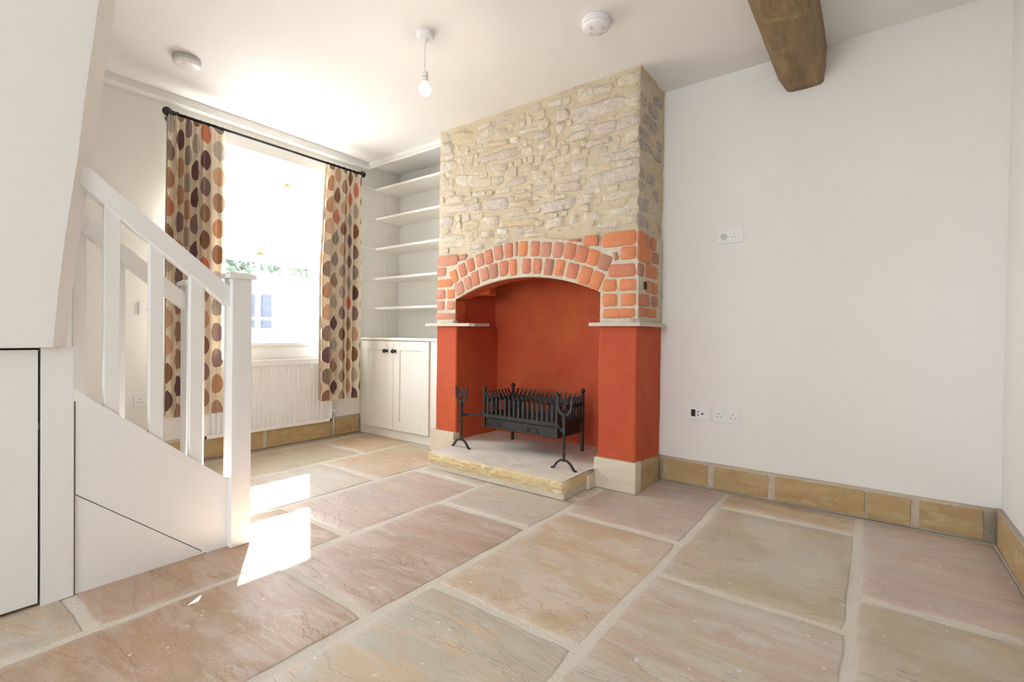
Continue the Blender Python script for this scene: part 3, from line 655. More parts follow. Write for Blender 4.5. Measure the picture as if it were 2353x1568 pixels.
# painted piers, recess and void (real masonry thickness)
def lumpy(bm, s=5, a=.004):
    for v in bm.verts: v.co += Vector((nz(v.co.x, v.co.y, v.co.z, s), nz(v.co.y, v.co.z+7, v.co.x, s), 0))*a
def slabbox(name, x0, x1, y0, y1, z0, z1, mat=None, cuts=7, bev=.012, label=None):
    bm = B(); box(bm, x0, x1, y0, y1, z0, z1)
    if bev:
        es = [e for e in bm.edges if abs(e.verts[0].co.z-e.verts[1].co.z) > .05]
        bmesh.ops.bevel(bm, geom=es, offset=bev, segments=3, affect='EDGES', profile=.5)
    bmesh.ops.subdivide_edges(bm, edges=[e for e in bm.edges if e.calc_length() > .08], cuts=cuts, use_grid_fill=True)
    lumpy(bm)
    return obj(name, bm, mat or M['red'], ch, smooth=False, label=label)
slabbox('left_pier', CX0-.012, -2.488, CY, 3.14, .10, .965, label='terracotta painted left pier')
slabbox('right_pier', -1.322, CX1+.004, CY, YF+.02, .10, .965, label='terracotta painted right pier')
slabbox('recess_back', -2.60, -1.2, 3.13, 3.32, .05, 1.9, label='terracotta painted back of the fireplace recess')
slabbox('recess_cheek', -2.68, OX0-.001, CY-.004, CY+.10, .985, 1.158, bev=0, label='terracotta painted left jamb')
slabbox('recess_cheek', -2.68, -2.515, CY+.06, 3.14, .9, 1.30, bev=0, label='terracotta painted left cheek')
slabbox('recess_cheek', OX1+.001, -1.12, CY-.004, CY+.10, .985, 1.158, bev=0, label='terracotta painted right jamb')
slabbox('recess_cheek', -1.30, -1.12, CY+.06, 3.14, .9, 1.34, bev=0, label='terracotta painted right cheek')
bm = B(); prism(bm, [(CY+.10, 1.34), (3.14, 1.44), (3.14, 1.56), (CY+.10, 1.56)], 0, -2.66, -1.12); obj('recess_gather', bm, M['red'], ch)
bm = B(); box(bm, -2.60, -2.30, CY+.14, CY+.24, 1.20, 1.36); lumpy(bm); obj('corbel', bm, M['red'], ch, bevel=.01)
bm = B(); box(bm, CX0, -2.60, CY+.02, 3.14, .98, ZC); box(bm, CX0+.02, CX1-.02, CY+.14, 3.10, 1.57, ZC); box(bm, -1.30, CX1-.012, CY+.02, YF+.02, .98, 1.6); obj('masonry_core', bm, M['mortar'], ch)
# base stones
for nm, a in (('left', (-2.735, -2.487, 2.615, 2.70, 0, .168)), ('right', (-1.330, -1.066, 2.612, 2.70, 0, .178))):
    bm = B(); box(bm, *a); o = obj('plinth_stone', bm, M['plinth'], ch, bevel=.006, label='pale %s plinth stone' % nm)
bm = B(); prism(bm, [(2.69, 0), (2.995, 0), (2.995, .150), (2.69, .176)], 0, -1.10, -1.068); obj('plinth_stone', bm, M['skirt'], ch, bevel=.004)
bm = B(); box(bm, -2.72, -2.49, CY-.01, 3.1, 0, .11); box(bm, -1.32, -1.09, CY-.01, 3.04, 0, .11); obj('pier_footing', bm, M['skirt_mortar'], ch)

# hearth
hearth = tag(empty('hearth', (-1.85, 2.3, 0)), 'low pale stone hearth slab with rough yellow front edge', 'hearth')
bm = B(); x0, x1, y0, y1 = -2.375, -1.330, 2.265, 3.14
poly = [(x0, y0), (x0-.03, y0+.25), (-2.50, 2.64), (-2.50, y1), (-1.31, y1), (-1.31, 2.64), (x1, y0+.28), (x1+.002, y0)]
NXh, NYh = 44, 26; rows = []
for j in range(NYh+1):
    fy = j/NYh; y = y0+(y1-y0)*fy
    xl = x0-.03*min(1, (y-y0)/.25) if y < 2.60 else -2.497; xr = x1 if y < 2.60 else -1.315
    rows.append([])
    for i in range(NXh+1):
        x = xl+(xr-xl)*i/NXh; yy = y + ((nz(x, 0, 0, 8)*.008+nz(x, 4, 0, 30)*.004) if j == 0 else 0)
        rows[-1].append(bm.verts.new((x, yy, .110+nz(x, y, 5, 4)*.003+nz(x, y, 5, 14)*.0012-(.003 if j == 0 else 0))))
for a, b in zip(rows, rows[1:]):
    for i in range(NXh): bm.faces.new((a[i], a[i+1], b[i+1], b[i]))
obj('hearth_top', bm, M['hearth'], hearth, smooth=True)
bm = B(); rows = []
path = [(x0-.03, y0+.25), (x0-.02, y0+.12)]+[(x0+(x1-x0)*i/210, y0) for i in range(211)]+[(x1, y0+.1), (x1, y0+.2), (x1, y0+.28)]
for j in range(13):
    z = .108-.066*j/12
    rows.append([])
    for x, y in path:
        b = .005*math.sin(PI*j/12)
        f = 1 if y == y0 else 0
        rows[-1].append(bm.verts.new((x+(0 if f else nz(x, y, z, 20)*.003), y + f*((nz(x, 0, 0, 8)*.008+nz(x, 4, 0, 30)*.004) - b - abs(nz(x, z*2, 3, 18))*.013*(1 if j else 0) - abs(nz(x, z, 8, 50))*.008*(1 if j else 0)), z)))
for a, b in zip(rows, rows[1:]):
    for i in range(len(path)-1): bm.faces.new((a[i], a[i+1], b[i+1], b[i]))
obj('hearth_edge', bm, M['hearth_edge'], hearth, smooth=True, label='rough yellow front edge')
bm = B(); box(bm, x0-.02, x1-.006, y0+.012, 3.1, 0, .098); obj('hearth_base', bm, M['plinth'], hearth, bevel=.004)
bm = B(); box(bm, x1-.02, -1.315, 2.53, 2.66, 0, .085); obj('hearth_side_stone', bm, M['plinth'], hearth, bevel=.006)

# ================================================================ FIRE BASKET
fb = tag(empty('fire_basket', (-1.885, 2.77, .11)), 'black iron dog grate basket with ball finials standing on the hearth', 'fire basket')
bx0, bx1, by0, by1 = -2.18, -1.585, 2.605, 2.94
I = M['iron']
for x in (bx0, bx1):
    for y in (by0, by1):
        bm = B(); lo = .255 if y == by0 else .108
        box(bm, x-.009, x+.009, y-.009, y+.009, lo, .500); obj('corner_post', bm, I, fb, bevel=.0015)
        bm = B(); sphere(bm, (x, y, .524), .017, 20); cyl(bm, (x, y, .498), (x, y, .512), .008, 12); obj('ball_finial', bm, I, fb, smooth=True)
bm = B()
box(bm, bx0, bx1, by0-.008, by0+.008, .327, .350); box(bm, bx0, bx1, by1-.008, by1+.008, .327, .350)
for x in (bx0, bx1): box(bm, x-.008, x+.008, by0, by1, .327, .350)
box(bm, bx0, bx1, by1-.006, by1+.006, .425, .455); box(bm, bx0-.006, bx0+.006, by0, by1, .425, .450); box(bm, bx1-.006, bx1+.006, by0, by1, .425, .450)
obj('rail_frame', bm, I, fb, bevel=.001)
bm = B(); prism(bm, [(bx0+.01, .33), (bx1-.01, .33), (bx1-.01, .322), (bx0+.01, .322)], 1, by0, by1); obj('base_plate', bm, I, fb)
def bar(name, x, y, dx, dy, par):
    """upright flat bar with a tip cranked outwards by (dx,dy)"""
    bm = B(); s = .0082; t = .003
    pts = [(x, y, .345), (x, y, .452), (x-dx*.1, y-dy*.1, .462), (x+dx*.55, y+dy*.55, .478), (x+dx, y+dy, .500)]
    u = Vector((1, 0, 0)) if dy else Vector((0, 1, 0)); rings = []
    for k, p in enumerate(pts):
        p = Vector(p); q = Vector(pts[min(k+1, 4)])-Vector(pts[max(k-1, 0)]); nn = q.normalized().cross(u).normalized(); ss = s*(1 if k < 4 else .8)
        rings.append([bm.verts.new(p+u*a*ss+nn*b*t) for a, b in ((-1, -1), (1, -1), (1, 1), (-1, 1))])
    for a, b in zip(rings, rings[1:]):
        for i in range(4): bm.faces.new((a[i], a[(i+1) % 4], b[(i+1) % 4], b[i]))
    bm.faces.new(rings[0][::-1]); bm.faces.new(rings[-1])
    return obj(name, bm, I, par)
for i in range(15):
    x = bx0+.033+(bx1-bx0-.066)*i/14
    bar('grate_bar', x, by0-.004, -.0, -.020, fb); bar('grate_bar', x, by1, .0, .022, fb)
for i in range(8):
    y = by0+.035+(by1-by0-.07)*i/7
    bar('grate_bar', bx0, y, -.022, 0, fb); bar('grate_bar', bx1, y, .022, 0, fb)
bm = B(); box(bm, bx0+.018, bx1-.012, by0+.004, by1-.03, .252, .318)
ash = obj('ash_drawer', bm, I, fb, bevel=.002)
bm = B(); box(bm, bx0+.01, bx1-.005, by0+.03, by1-.02, .245, .325); obj('ash_box', bm, I, fb, bevel=.001)
for xc in (-2.075, -1.765):
    bm = B(); tube(bm, [(xc-.045, by0+.002, .268), (xc-.036, by0-.016, .288), (xc-.02, by0-.024, .299), (xc+.02, by0-.024, .301), (xc+.034, by0-.02, .297), (xc+.044, by0+.002, .268)], .0035, 8)
    obj('drawer_handle', bm, I, ash, smooth=True)

# ================================================================ ANDIRONS
def andiron(x, y, bar_to, label):
    t = tag(empty('andiron', (x, y, .11)), label, 'andiron', 'fire dogs at the ends of the grate')
    bm = B(); pts = []
    for s in (-1, 1):
        p = [(x, y, .168), (x+s*.022, y, .166), (x+s*.045, y, .150), (x+s*.060, y, .130), (x+s*.072, y, .115), (x+s*.086, y, .113)]
        tube(bm, p, 0, flat=(.006, .0045), up=Vector((0, 1, 0)))
    obj('arched_foot', bm, I, t)
    bm = B(); cyl(bm, (x, y, .160), (x, y, .200), .0085, 12)
    k = 26; rings = []
    for i in range(k+1):
        z = .195+(.325-.195)*i/k; a = i/k*PI*2.6
        rings.append([bm.verts.new((x+.0098*math.cos(a+q*PI/2)*(1), y+.0098*math.sin(a+q*PI/2), z)) for q in range(4)])
    for a, b in zip(rings, rings[1:]):
        for i in range(4): bm.faces.new((a[i], a[(i+1) % 4], b[(i+1) % 4], b[i]))
    obj('twisted_shaft', bm, I, t)
    bm = B(); box(bm, x-.009, x+.009, y-.009, y+.009, .320, .440); obj('upper_shaft', bm, I, t, bevel=.002)
    bm = B(); cr = []
    for i in range(15):
        a = PI+PI*i/14; cr.append((x+.044*math.cos(a), y, .482+.047*math.sin(a)))
    cr = [(x-.048, y, .540), (x-.046, y, .510)]+cr+[(x+.046, y, .510), (x+.048, y, .540)]
    tube(bm, cr, 0, flat=(.0075, .003), up=Vector((0, 1, 0))); obj('cradle', bm, I, t)
    bm = B(); sphere(bm, (x, y, .520), .0085, 12, (1, .5, 2.6)); sphere(bm, (x, y, .480), .006, 10, (1.6, .6, .8))
    cyl(bm, (x, y, .436), (x, y, .505), .0035, 8); box(bm, x-.014, x+.014, y-.003, y+.003, .482, .488)
    for s in (-1, 1):
        tube(bm, [(x+s*.003, y, .486), (x+s*.010, y, .503), (x+s*.019, y, .510), (x+s*.026, y, .505), (x+s*.026, y, .498)], [.004, .005, .006, .005, .003], 8)
        tube(bm, [(x+s*.003, y, .480), (x+s*.009, y, .470), (x+s*.015, y, .468)], [.0035, .0035, .003], 8)
        sphere(bm, (x+s*.017, y, .462), .006, 8)
    sphere(bm, (x, y, .465), .0055, 8)
    obj('fleur_de_lis', bm, I, t, smooth=True)
    bm = B(); tube(bm, [(x, y, .338), bar_to[0], bar_to[1]], 0, flat=(.006, .006)); obj('support_bar', bm, I, t)
    return t
andiron(-2.296, 2.490, [(-2.285, 2.53, .338), (-2.192, 2.60, .343)], 'black iron andiron with fleur-de-lis cradle beside the left pier')
andiron(-1.446, 2.460, [(-1.49, 2.50, .336), (-1.575, 2.60, .343)], 'black iron andiron with fleur-de-lis cradle standing nearest the right pier')

# ================================================================ ALCOVE CUPBOARD AND SHELVES
cup = tag(empty('alcove_cupboard', (-3.26, 2.70, 0)), 'cream painted two door alcove cupboard between window and chimney breast', 'cupboard')
Cc = M['cream']
bm = B(); box(bm, -3.74, -2.745, 2.725, 3.12, .0, .842); obj('carcass', bm, Cc, cup)
bm = B(); box(bm, -3.745, -3.700, 2.70, 2.74, .0, .842); box(bm, -2.835, -2.738, 2.703, 2.74, .0, .842); box(bm, -3.72, -2.83, 2.712, 2.74, .0, .072); box(bm, -3.72, -2.83, 2.712, 2.74, .822, .842)
obj('face_frame', bm, Cc, cup, bevel=.002)
bm = B(); box(bm, -3.748, -2.706, 2.685, 3.125, .843, .866); obj('worktop', bm, Cc, cup, bevel=.004)
for x0, x1, kx in ((-3.698, -3.273, -3.352), (-3.268, -2.838, -3.245)):
    bm = B(); y0 = 2.690; z0, z1 = .080, .836; st = .075
    box(bm, x0, x0+st, y0, y0+.022, z0, z1); box(bm, x1-st, x1, y0, y0+.022, z0, z1)
    box(bm, x0+st, x1-st, y0, y0+.022, z0, z0+st); box(bm, x0+st, x1-st, y0, y0+.022, z1-st, z1)
    dr = obj('door', bm, Cc, cup, bevel=.0015)
    bm = B(); box(bm, x0+st-.004, x1-st+.004, y0+.012, y0+.018, z0+st-.004, z1-st+.004); obj('door_panel', bm, Cc, dr)
    bm = B(); lathe(bm, [(.014, 0), (.014, -.004), (.007, -.007), (.007, -.018), (.016, -.022), (.019, -.030), (.016, -.038), (.008, -.042)], (kx, y0, .752), 20, 'Y')
    obj('knob', bm, M['knob'], dr, smooth=True, label='round black knob')
shelf_unit = None
for k, z in enumerate((2.240, 1.965, 1.687, 1.410, 1.135)):
    bm = B(); box(bm, XW, -2.705, 2.852, 3.13, z-.011, z+.011)
    s = obj('alcove_shelf', bm, Cc, None, bevel=.003)
    tag(s, ['top', 'second from top', 'middle', 'second from bottom', 'lowest'][k]+' cream alcove shelf beside the chimney breast', 'shelf', 'five shelves of the alcove')
    bm = B(); box(bm, XW+.001, XW+.016, 2.70, 2.853, z-.010, z+.008); obj('shelf_batten', bm, Cc, s, bevel=.002)
bm = B(); box(bm, -2.705, -2.672, 2.665, 3.13, .866, ZC+.005); struct(obj('trim_3', bm, M['white'], bevel=.003))
bm = B(); box(bm, XW, XW+.008, 2.695, 2.712, .866, 2.41); box(bm, XW, XW+.012, 2.966, 3.13, .866, ZC); struct(obj('trim_4', bm, Cc, bevel=.002))

# ================================================================ CURTAINS, POLE
pole = tag(empty('curtain_pole', (-3.62, 1.875, 2.30)), 'thin black curtain pole with ball finials above the window', 'curtain pole')
PX = -3.62
bm = B(); cyl(bm, (PX, 1.16, 2.297), (PX, 2.605, 2.297), .0095, 16); obj('rod', bm, M['rod'], pole, smooth=True)
for y, s in ((1.150, -1), (2.618, 1)):
    bm = B(); sphere(bm, (PX, y, 2.297), .027, 24); cyl(bm, (PX, y-s*.022, 2.297), (PX, y-s*.045, 2.297), .014, 16); obj('ball_finial', bm, M['rod'], pole, smooth=True)
for y in (1.205, 2.585):
    bm = B(); cyl(bm, (XW, y, 2.297), (XW+.008, y, 2.297), .025, 20); cyl(bm, (XW, y, 2.297), (PX, y, 2.297), .008, 12); cyl(bm, (PX, y-.008, 2.297), (PX, y+.008, 2.297), .015, 16); obj('bracket', bm, M['rod'], pole, smooth=False)
def curtain(y0, y1, y0b, y1b, ztop, zbot, folds, fabw, phase, label, seed, widths):
    root = tag(empty('curtain', (PX, (y0+y1)/2, zbot)), label, 'curtain', 'leaf print curtains either side of the window')
    bm = B(); uvl = bm.loops.layers.uv.new('UVMap'); NU, NV = 150, 46; grid = []
    folds = len(widths); tot = sum(widths); acc = [0]
    for q in widths: acc.append(acc[-1]+q/tot)
    def fold(s):
        for k in range(folds):
            if s <= acc[k+1] or k == folds-1: return (k + (s-acc[k])/(acc[k+1]-acc[k]))
    for j in range(NV+1):
        f = j/NV; z = ztop-(ztop-zbot)*f; row = []
        hdr = max(0., 1-f/.045)
        for i in range(NU+1):
            s = i/NU; ph = fold(s)*2*PI+phase
            ya, yb = y0+(y0b-y0)*min(1, f*2.2), y1+(y1b-y1)*min(1, f*2.2)
            amp = (.011+.010*min(1, f*3.5))*(1+.35*nz(s*3, f*1.5, seed, 1))
            if f < .05: amp = .009
            x = amp*math.sin(ph) + amp*.35*math.sin(2*ph+.6+2*nz(s*2, f, seed+9, 1.5)*f)
            y = ya+(yb-ya)*s + .30*amp*math.cos(ph)*min(1, .5+f) + nz(s*4, f*2, seed, 1.3)*.006*f
            if f < .06: x += .004*math.sin(ph*3)
            elif f < .10: x *= .8
            row.append((x+PX+.008, y, z - (.006*math.sin(ph*1.0) if j == 0 else 0) + (.004*math.sin(ph) if j == NV else 0), s*fabw, -f*(ztop-zbot)))
        grid.append(row)
    vs = [[bm.verts.new(p[:3]) for p in r] for r in grid]
    mid = grid[NV//2]; arc = [0]
    for p, q in zip(mid, mid[1:]): arc.append(arc[-1]+math.hypot(p[0]-q[0], p[1]-q[1]))
    grid = [[(p[0], p[1], p[2], arc[i]*fabw, p[4]) for i, p in enumerate(r)] for r in grid]
    for j in range(NV):
        for i in range(NU):
            fc = bm.faces.new((vs[j][i], vs[j][i+1], vs[j+1][i+1], vs[j+1][i]))
            for lp, (a, b) in zip(fc.loops, ((j, i), (j, i+1), (j+1, i+1), (j+1, i))): lp[uvl].uv = (grid[a][b][3]+seed, grid[a][b][4]+3)
    obj('leaf_print_cloth', bm, M['curtain'], root, smooth=True)
    bm = B()
    lv = [[bm.verts.new((p[0]*.0+PX-.022+(p[0]-PX-.008)*.8, p[1], p[2]+(.012 if j == NV else -.01 if j == 0 else 0))) for p in r[::3]] for j, r in enumerate(grid)]
    for a, b in zip(lv, lv[1:]):
        for i in range(len(a)-1): bm.faces.new((a[i], a[i+1], b[i+1], b[i]))
    obj('lining', bm, M['lining'], root, smooth=True)
    bm = B(); n = folds+1
    for k in range(n):
        y = y0+.012+(y1-y0-.024)*k/(n-1); lathe(bm, [(.0125, -.0015), (.0150, -.0015), (.0150, .0015), (.0125, .0015)], (PX, y, 2.294), 18, 'Y')
    obj('curtain_rings', bm, M['rod'], root)
curtain(1.150, 1.490, 1.137, 1.482, 2.286, .338, 6, 1., .4, 'leaf print curtain behind the stair rail, left of window', 1.37, [1, .8, .7, .9, .8, 1.0, 1.9])
curtain(2.268, 2.600, 2.222, 2.598, 2.286, .338, 5, 1., 2.2, 'leaf print curtain by the alcove shelves, right of window', 5.11, [1.2, .7, 1.3, .6, .8, 1.4])

# ================================================================ RADIATOR
rad = tag(empty('radiator', (-3.68, 1.88, .15)), 'white ribbed panel radiator under the window', 'radiator')
ry0, ry1, rz0, rz1, rx = 1.395, 2.377, .150, .688, -3.680
bm = B(); pr = []; n = 27; pit = (ry1-ry0-.04)/n
for k in range(n):
    a = ry0+.02+k*pit
    for t, d in ((0, .0), (.2, .0), (.36, .013), (.64, .013), (.8, .0)): pr.append((a+t*pit, rx-.004-d))
pr.append((ry1-.02, rx-.004))
f = [bm.verts.new((x, y, rz0+.03)) for y, x in pr]; t_ = [bm.verts.new((x, y, rz1-.045)) for y, x in pr]
for i in range(len(pr)-1): bm.faces.new((f[i], f[i+1], t_[i+1], t_[i]))
obj('ribbed_panel', bm, M['radiator'], rad)
bm = B()
box(bm, rx-.012, rx, ry0, ry0+.02, rz0, rz1-.01); box(bm, rx-.012, rx, ry1-.02, ry1, rz0, rz1-.01); box(bm, rx-.012, rx, ry0, ry1, rz0, rz0+.03); box(bm, rx-.012, rx, ry0, ry1, rz1-.045, rz1-.01)
box(bm, rx-.05, rx-.04, ry0, ry1, rz0, rz1-.01)
obj('panel_frame', bm, M['radiator'], rad, bevel=.004)
bm = B(); box(bm, rx-.055, rx+.002, ry0-.004, ry1+.004, rz1-.014, rz1); obj('top_grille', bm, M['radiator'], rad, bevel=.003)
for y in (ry0, ry1): 
    bm = B(); box(bm, rx-.055, rx+.001, y-.003, y+.003, rz0+.02, rz1-.01); obj('side_panel', bm, M['radiator'], rad)
bm = B(); cyl(bm, (rx-.03, ry1, rz0+.045), (rx-.03, ry1+.045, rz0+.045), .009, 12); cyl(bm, (rx-.03, ry1+.035, rz0+.005), (rx-.03, ry1+.035, rz0+.075), .011, 14); cyl(bm, (rx-.03, ry1+.035, 0), (rx-.03, ry1+.035, rz0+.01), .0075, 12)
v_ = obj('valve', bm, M['chrome'], rad, label='small chrome radiator valve')
bm = B(); cyl(bm, (rx-.03, ry1+.035, rz0+.072), (rx-.03, ry1+.035, rz0+.098), .014, 16); obj('valve_cap', bm, M['plastic'], v_, bevel=.002, label='white valve cap')

# ================================================================ STAIRCASE
st = tag(empty('staircase', (-2.43, .5, 0)), 'white painted timber staircase with newel posts and slatted balustrade', 'staircase')
Wp = M['white']
def line(p, q, y): return p[1]+(q[1]-p[1])*(y-p[0])/(q[0]-p[0])
HT, HB = ((.457, 1.446), (.905, 1.085)), ((.452, 1.371), (.904, 1.004))
BT, BB = ((.416, .702), (.908, .280)), ((.42, .660), (.908, .243))
for dx, dy, nm in ((0, 0, 'near'), (-.535, .022, 'far')):
    X0 = -2.178+dx; YE = .906+dy
    def sh(p): return (p[0]+dy, p[1])
    yb = .30 if nm == 'near' else -.9; yc = .419 if nm == 'near' else -.9
    bm = B(); prism(bm, [(yb, line(sh(HT[0]), sh(HT[1]), yb)), (YE, line(sh(HT[0]), sh(HT[1]), YE)), (YE, line(sh(HB[0]), sh(HB[1]), YE)), (yb, line(sh(HB[0]), sh(HB[1]), yb))], 0, X0-.008, X0+.042)
    obj('handrail', bm, Wp, st, bevel=.005)
    bm = B(); prism(bm, [(yc, line(sh(BT[0]), sh(BT[1]), yc)), (YE, line(sh(BT[0]), sh(BT[1]), YE)), (YE, line(sh(BB[0]), sh(BB[1]), YE)), (yc, line(sh(BB[0]), sh(BB[1]), yc))], 0, X0-.010, X0+.036)
    obj('base_rail', bm, Wp, st, bevel=.003)
    k = 0
    while True:
        y = .7865+dy-.133*k; k += 1
        if y < (.45 if nm == 'near' else .05): break
        bm = B(); box(bm, X0-.002, X0+.028, y-.0215, y+.0215, line(sh(BT[0]), sh(BT[1]), y)-.02, line(sh(HB[0]), sh(HB[1]), y)+.03); obj('baluster', bm, Wp, st, bevel=.001)
    bm = B(); box(bm, X0-.016, X0+.061, .905+dy, .983+dy, 0, 1.122)
    nw = obj('newel_post', bm, Wp, st, bevel=.002)
    bm = B(); cx, cy = X0+.0225, .944+dy
    h = .052
    prism(bm, [(cx-h, cy-h), (cx+h, cy-h), (cx+h, cy+h), (cx-h, cy+h)], 2, 1.121, 1.139)
    for v in bm.verts:
        if v.co.z > 1.13: pass
    vt = [bm.verts.new((cx+a*.034, cy+b*.034, 1.149)) for a, b in ((-1, -1), (1, -1), (1, 1), (-1, 1))]
    vb = [bm.verts.new((cx+a*.050, cy+b*.050, 1.139)) for a, b in ((-1, -1), (1, -1), (1, 1), (-1, 1))]
    bm.faces.new(vt)
    for i in range(4): bm.faces.new((vb[i], vb[(i+1) % 4], vt[(i+1) % 4], vt[i]))
    obj('newel_cap', bm, Wp, nw, bevel=.0045)
# strings
bm = B(); prism(bm, [(.424, line(*BB, .424)+.01), (.906, line(*BB, .906)+.01), (.906, .0), (.828, .0), (.424, .343)], 0, -2.172, -2.152); obj('string_board', bm, Wp, st, bevel=.0015)
bm = B(); prism(bm, [(.424, .339), (.822, .001), (.424, .001)], 0, -2.172, -2.154); obj('spandrel_panel', bm, Wp, st, bevel=.001)
bm = B(); prism(bm, [(-.9, 1.84), (.93, .27), (.93, .0), (.6, 0), (-.9, 1.40)], 0, -2.72, -2.70); obj('string_board', bm, Wp, st)
bm = B(); prism(bm, [(.40, .66), (.93, .21), (.93, .002), (.40, .002)], 0, -2.176, -2.1725); obj('leak_stop_board', bm, Wp, st)  # unseen board added to block sunlight leaking through the spandrel seam
# treads and risers
for k in range(9):
    y = .80-.225*k; z = .20*(k+1)
    bm = B(); box(bm, -2.70, -2.175, y-.235, y+.02, z-.03, z-.004); obj('tread', bm, Wp, st, bevel=.004)
    bm = B(); box(bm, -2.70, -2.175, y-.008, y+.006, z-.20, z-.028); obj('riser', bm, Wp, st)
# stile and under-stairs cupboard door
bm = B(); box(bm, -2.19, -2.148, .3385, .4185, .0, .845); box(bm, -2.19, -2.148, -1.6, .34, .839, .90)
prism(bm, [(.41, .0), (.42, .0), (.42, .705), (.41, .71)], 0, -2.185, -2.150); obj('cupboard_stile', bm, Wp, st, bevel=.001)
for a, b in ((-.40, .333), (-1.3, -.405)):
    bm = B(); n = 5; w_ = (b-a)/n
    for i in range(n): box(bm, -2.178, -2.150, a+i*w_ + .0008, a+(i+1)*w_ - .0008, .012, .833)
    if a > -1: dr = obj('cupboard_door', bm, Wp, st, label='white boarded under-stairs cupboard door', bevel=.0015)
    else: obj('side_panel', bm, Wp, st, bevel=.0015)
bm = B(); box(bm, -2.215, -2.19, -1.6, .34, 0, .84); obj('gap_shade_sheet', bm, M['hole'], st, label='near-black sheet painted as the shade behind the door')  # dark sheet standing in for the shade seen between the door boards
# plastered bulkhead above the cupboard
bm = B()
def ring(z, e0, e1):
    return [(-2.118, -1.6, z), (-2.118, e0, z), (-2.160, e1, z), (-2.74, e1-.02, z), (-2.74, -1.6, z)]
prof = [(.842, .361, .400), (1.046, .376, .418), (1.2, .390, .434), (1.47, .421, .464), (1.66, .437, .485), (2.04, .477, .527), (2.46, .520, .585)]
rs = [[bm.verts.new(p) for p in ring(*q)] for q in prof]
for a, b in zip(rs, rs[1:]):
    for i in range(5): bm.faces.new((a[i], a[(i+1) % 5], b[(i+1) % 5], b[i]))
bm.faces.new(rs[0][::-1]); bm.faces.new(rs[-1])
for v in bm.verts:
    if v.co.x < -2.7 and v.co.z < 1.9: v.co.x = -2.135+(-.05)   # only a thin skin where the flight passes below
struct(obj('wall_stair', bm, M['wall'], bevel=.012))

# ================================================================ CEILING FITTINGS, BEAM
bm = B(); rows = []
secs = [(-.484, 2.455), (-.452, 2.34), (-.405, 2.262), (-.375, 2.248), (-.30, 2.243), (-.250, 2.248), (-.236, 2.262), (-.226, 2.34), (-.222, 2.455)]
for j in range(61):
    y = -2.9+(YF+2.9+.01)*j/60
    f = y
    rows.append([bm.verts.new((x+(nz(i*3, y, 0, 2.2)*.010+nz(i, y, 4, 7)*.004 if 0 < i < 8 else nz(1, y, 2, 2)*.004), y, z+(nz(i*3, y, 9, 2.5)*.008+nz(i, y, 7, 9)*.003 if 0 < i < 8 else 0))) for i, (x, z) in enumerate(secs)])
for a, b in zip(rows, rows[1:]):
    for i in range(8): bm.faces.new((a[i], b[i], b[i+1], a[i+1]))
bm.faces.new(rows[0]); bm.faces.new(rows[-1][::-1])
tag(obj('ceiling_beam', bm, M['oak'], smooth=True), 'old rough brown oak beam across the white ceiling', 'beam')

px, py = -1.876, 1.731
pend = tag(empty('pendant_light', (px, py, ZC)), 'bare lit bulb hanging on a white cable from the ceiling', 'pendant light')
bm = B(); lathe(bm, [(.044, 0), (.044, -.018), (.038, -.026), (.012, -.030), (.008, -.040)], (px, py, ZC), 32); obj('ceiling_rose', bm, M['plastic'], pend, smooth=False)
bm = B(); tube(bm, [(px, py, 2.415), (px-.003, py, 2.38), (px-.006, py, 2.34), (px-.003, py, 2.29), (px, py, 2.25)], .0026, 8); obj('cable', bm, M['plastic'], pend, smooth=True)
bm = B(); lathe(bm, [(.006, .052), (.0135, .048), (.0155, .040), (.0155, .010), (.0165, .008), (.0165, -.004), (.0145, -.008)], (px, py, 2.205), 24)
lh = obj('lamp_holder', bm, M['plastic'], pend)
bm = B()
for z in (2.226, 2.207): lathe(bm, [(.0162, -.0012), (.0175, 0), (.0162, .0012)], (px, py, z), 24)
obj('holder_ring', bm, M['band'], lh)
bm = B(); lathe(bm, [(.0125, .034), (.0135, .027)]+[(.0325*math.sin(a*PI/12), .0325*math.cos(a*PI/12)) for a in range(3, 12)]+[(.002, -.0324)], (px, py, 2.163), 28)
obj('bulb', bm, M['bulb'], pend, smooth=True, label='glowing white bulb')
bl = bpy.data.lights.new('bulb_light', 'POINT'); bo = bpy.data.objects.new('bulb_light', bl); COL.objects.link(bo)
bo.location = (px, py, 2.08); bl.energy = 1.5; bl.color = (1, .9, .75); bl.shadow_soft_size = .03

def detector(x, y, r, label, holes):
    t = tag(empty('smoke_alarm', (x, y, ZC)), label, 'smoke alarm', 'ceiling alarms')
    bm = B(); lathe(bm, [(r*.93, .0), (r*.93, -.006), (r, -.008), (r, -.022), (r*.96, -.026)], (x, y, ZC), 40); obj('base', bm, M['plastic_grey' if not holes else 'plastic'], t, smooth=False, label=None)
    bm = B(); lathe(bm, [(r*.97, -.026), (r*.95, -.038), (r*.80, -.046), (r*.3, -.048)], (x, y, ZC), 40); c = obj('cover', bm, M['plastic'], t, smooth=True)
    bm = B()
    if holes:
        for a in (0, 1.3, 2.9, 4.4):
            for d in (0, .012): box(bm, x+r*.5*math.cos(a)-.008, x+r*.5*math.cos(a)+.008, y+r*.5*math.sin(a)+d-.0015, y+r*.5*math.sin(a)+d+.0015, ZC-.0495, ZC-.0465)
    else: box(bm, x+.02, x+.036, y-.028, y-.022, ZC-.0490, ZC-.0465)
    obj('vent_slot', bm, M['plastic_grey'], c)
detector(-3.150, 1.095, .070, 'white round smoke alarm on the ceiling near the curtain pole', False)
detector(-1.115, 2.145, .070, 'white round smoke alarm on the ceiling in front of the beam', True)

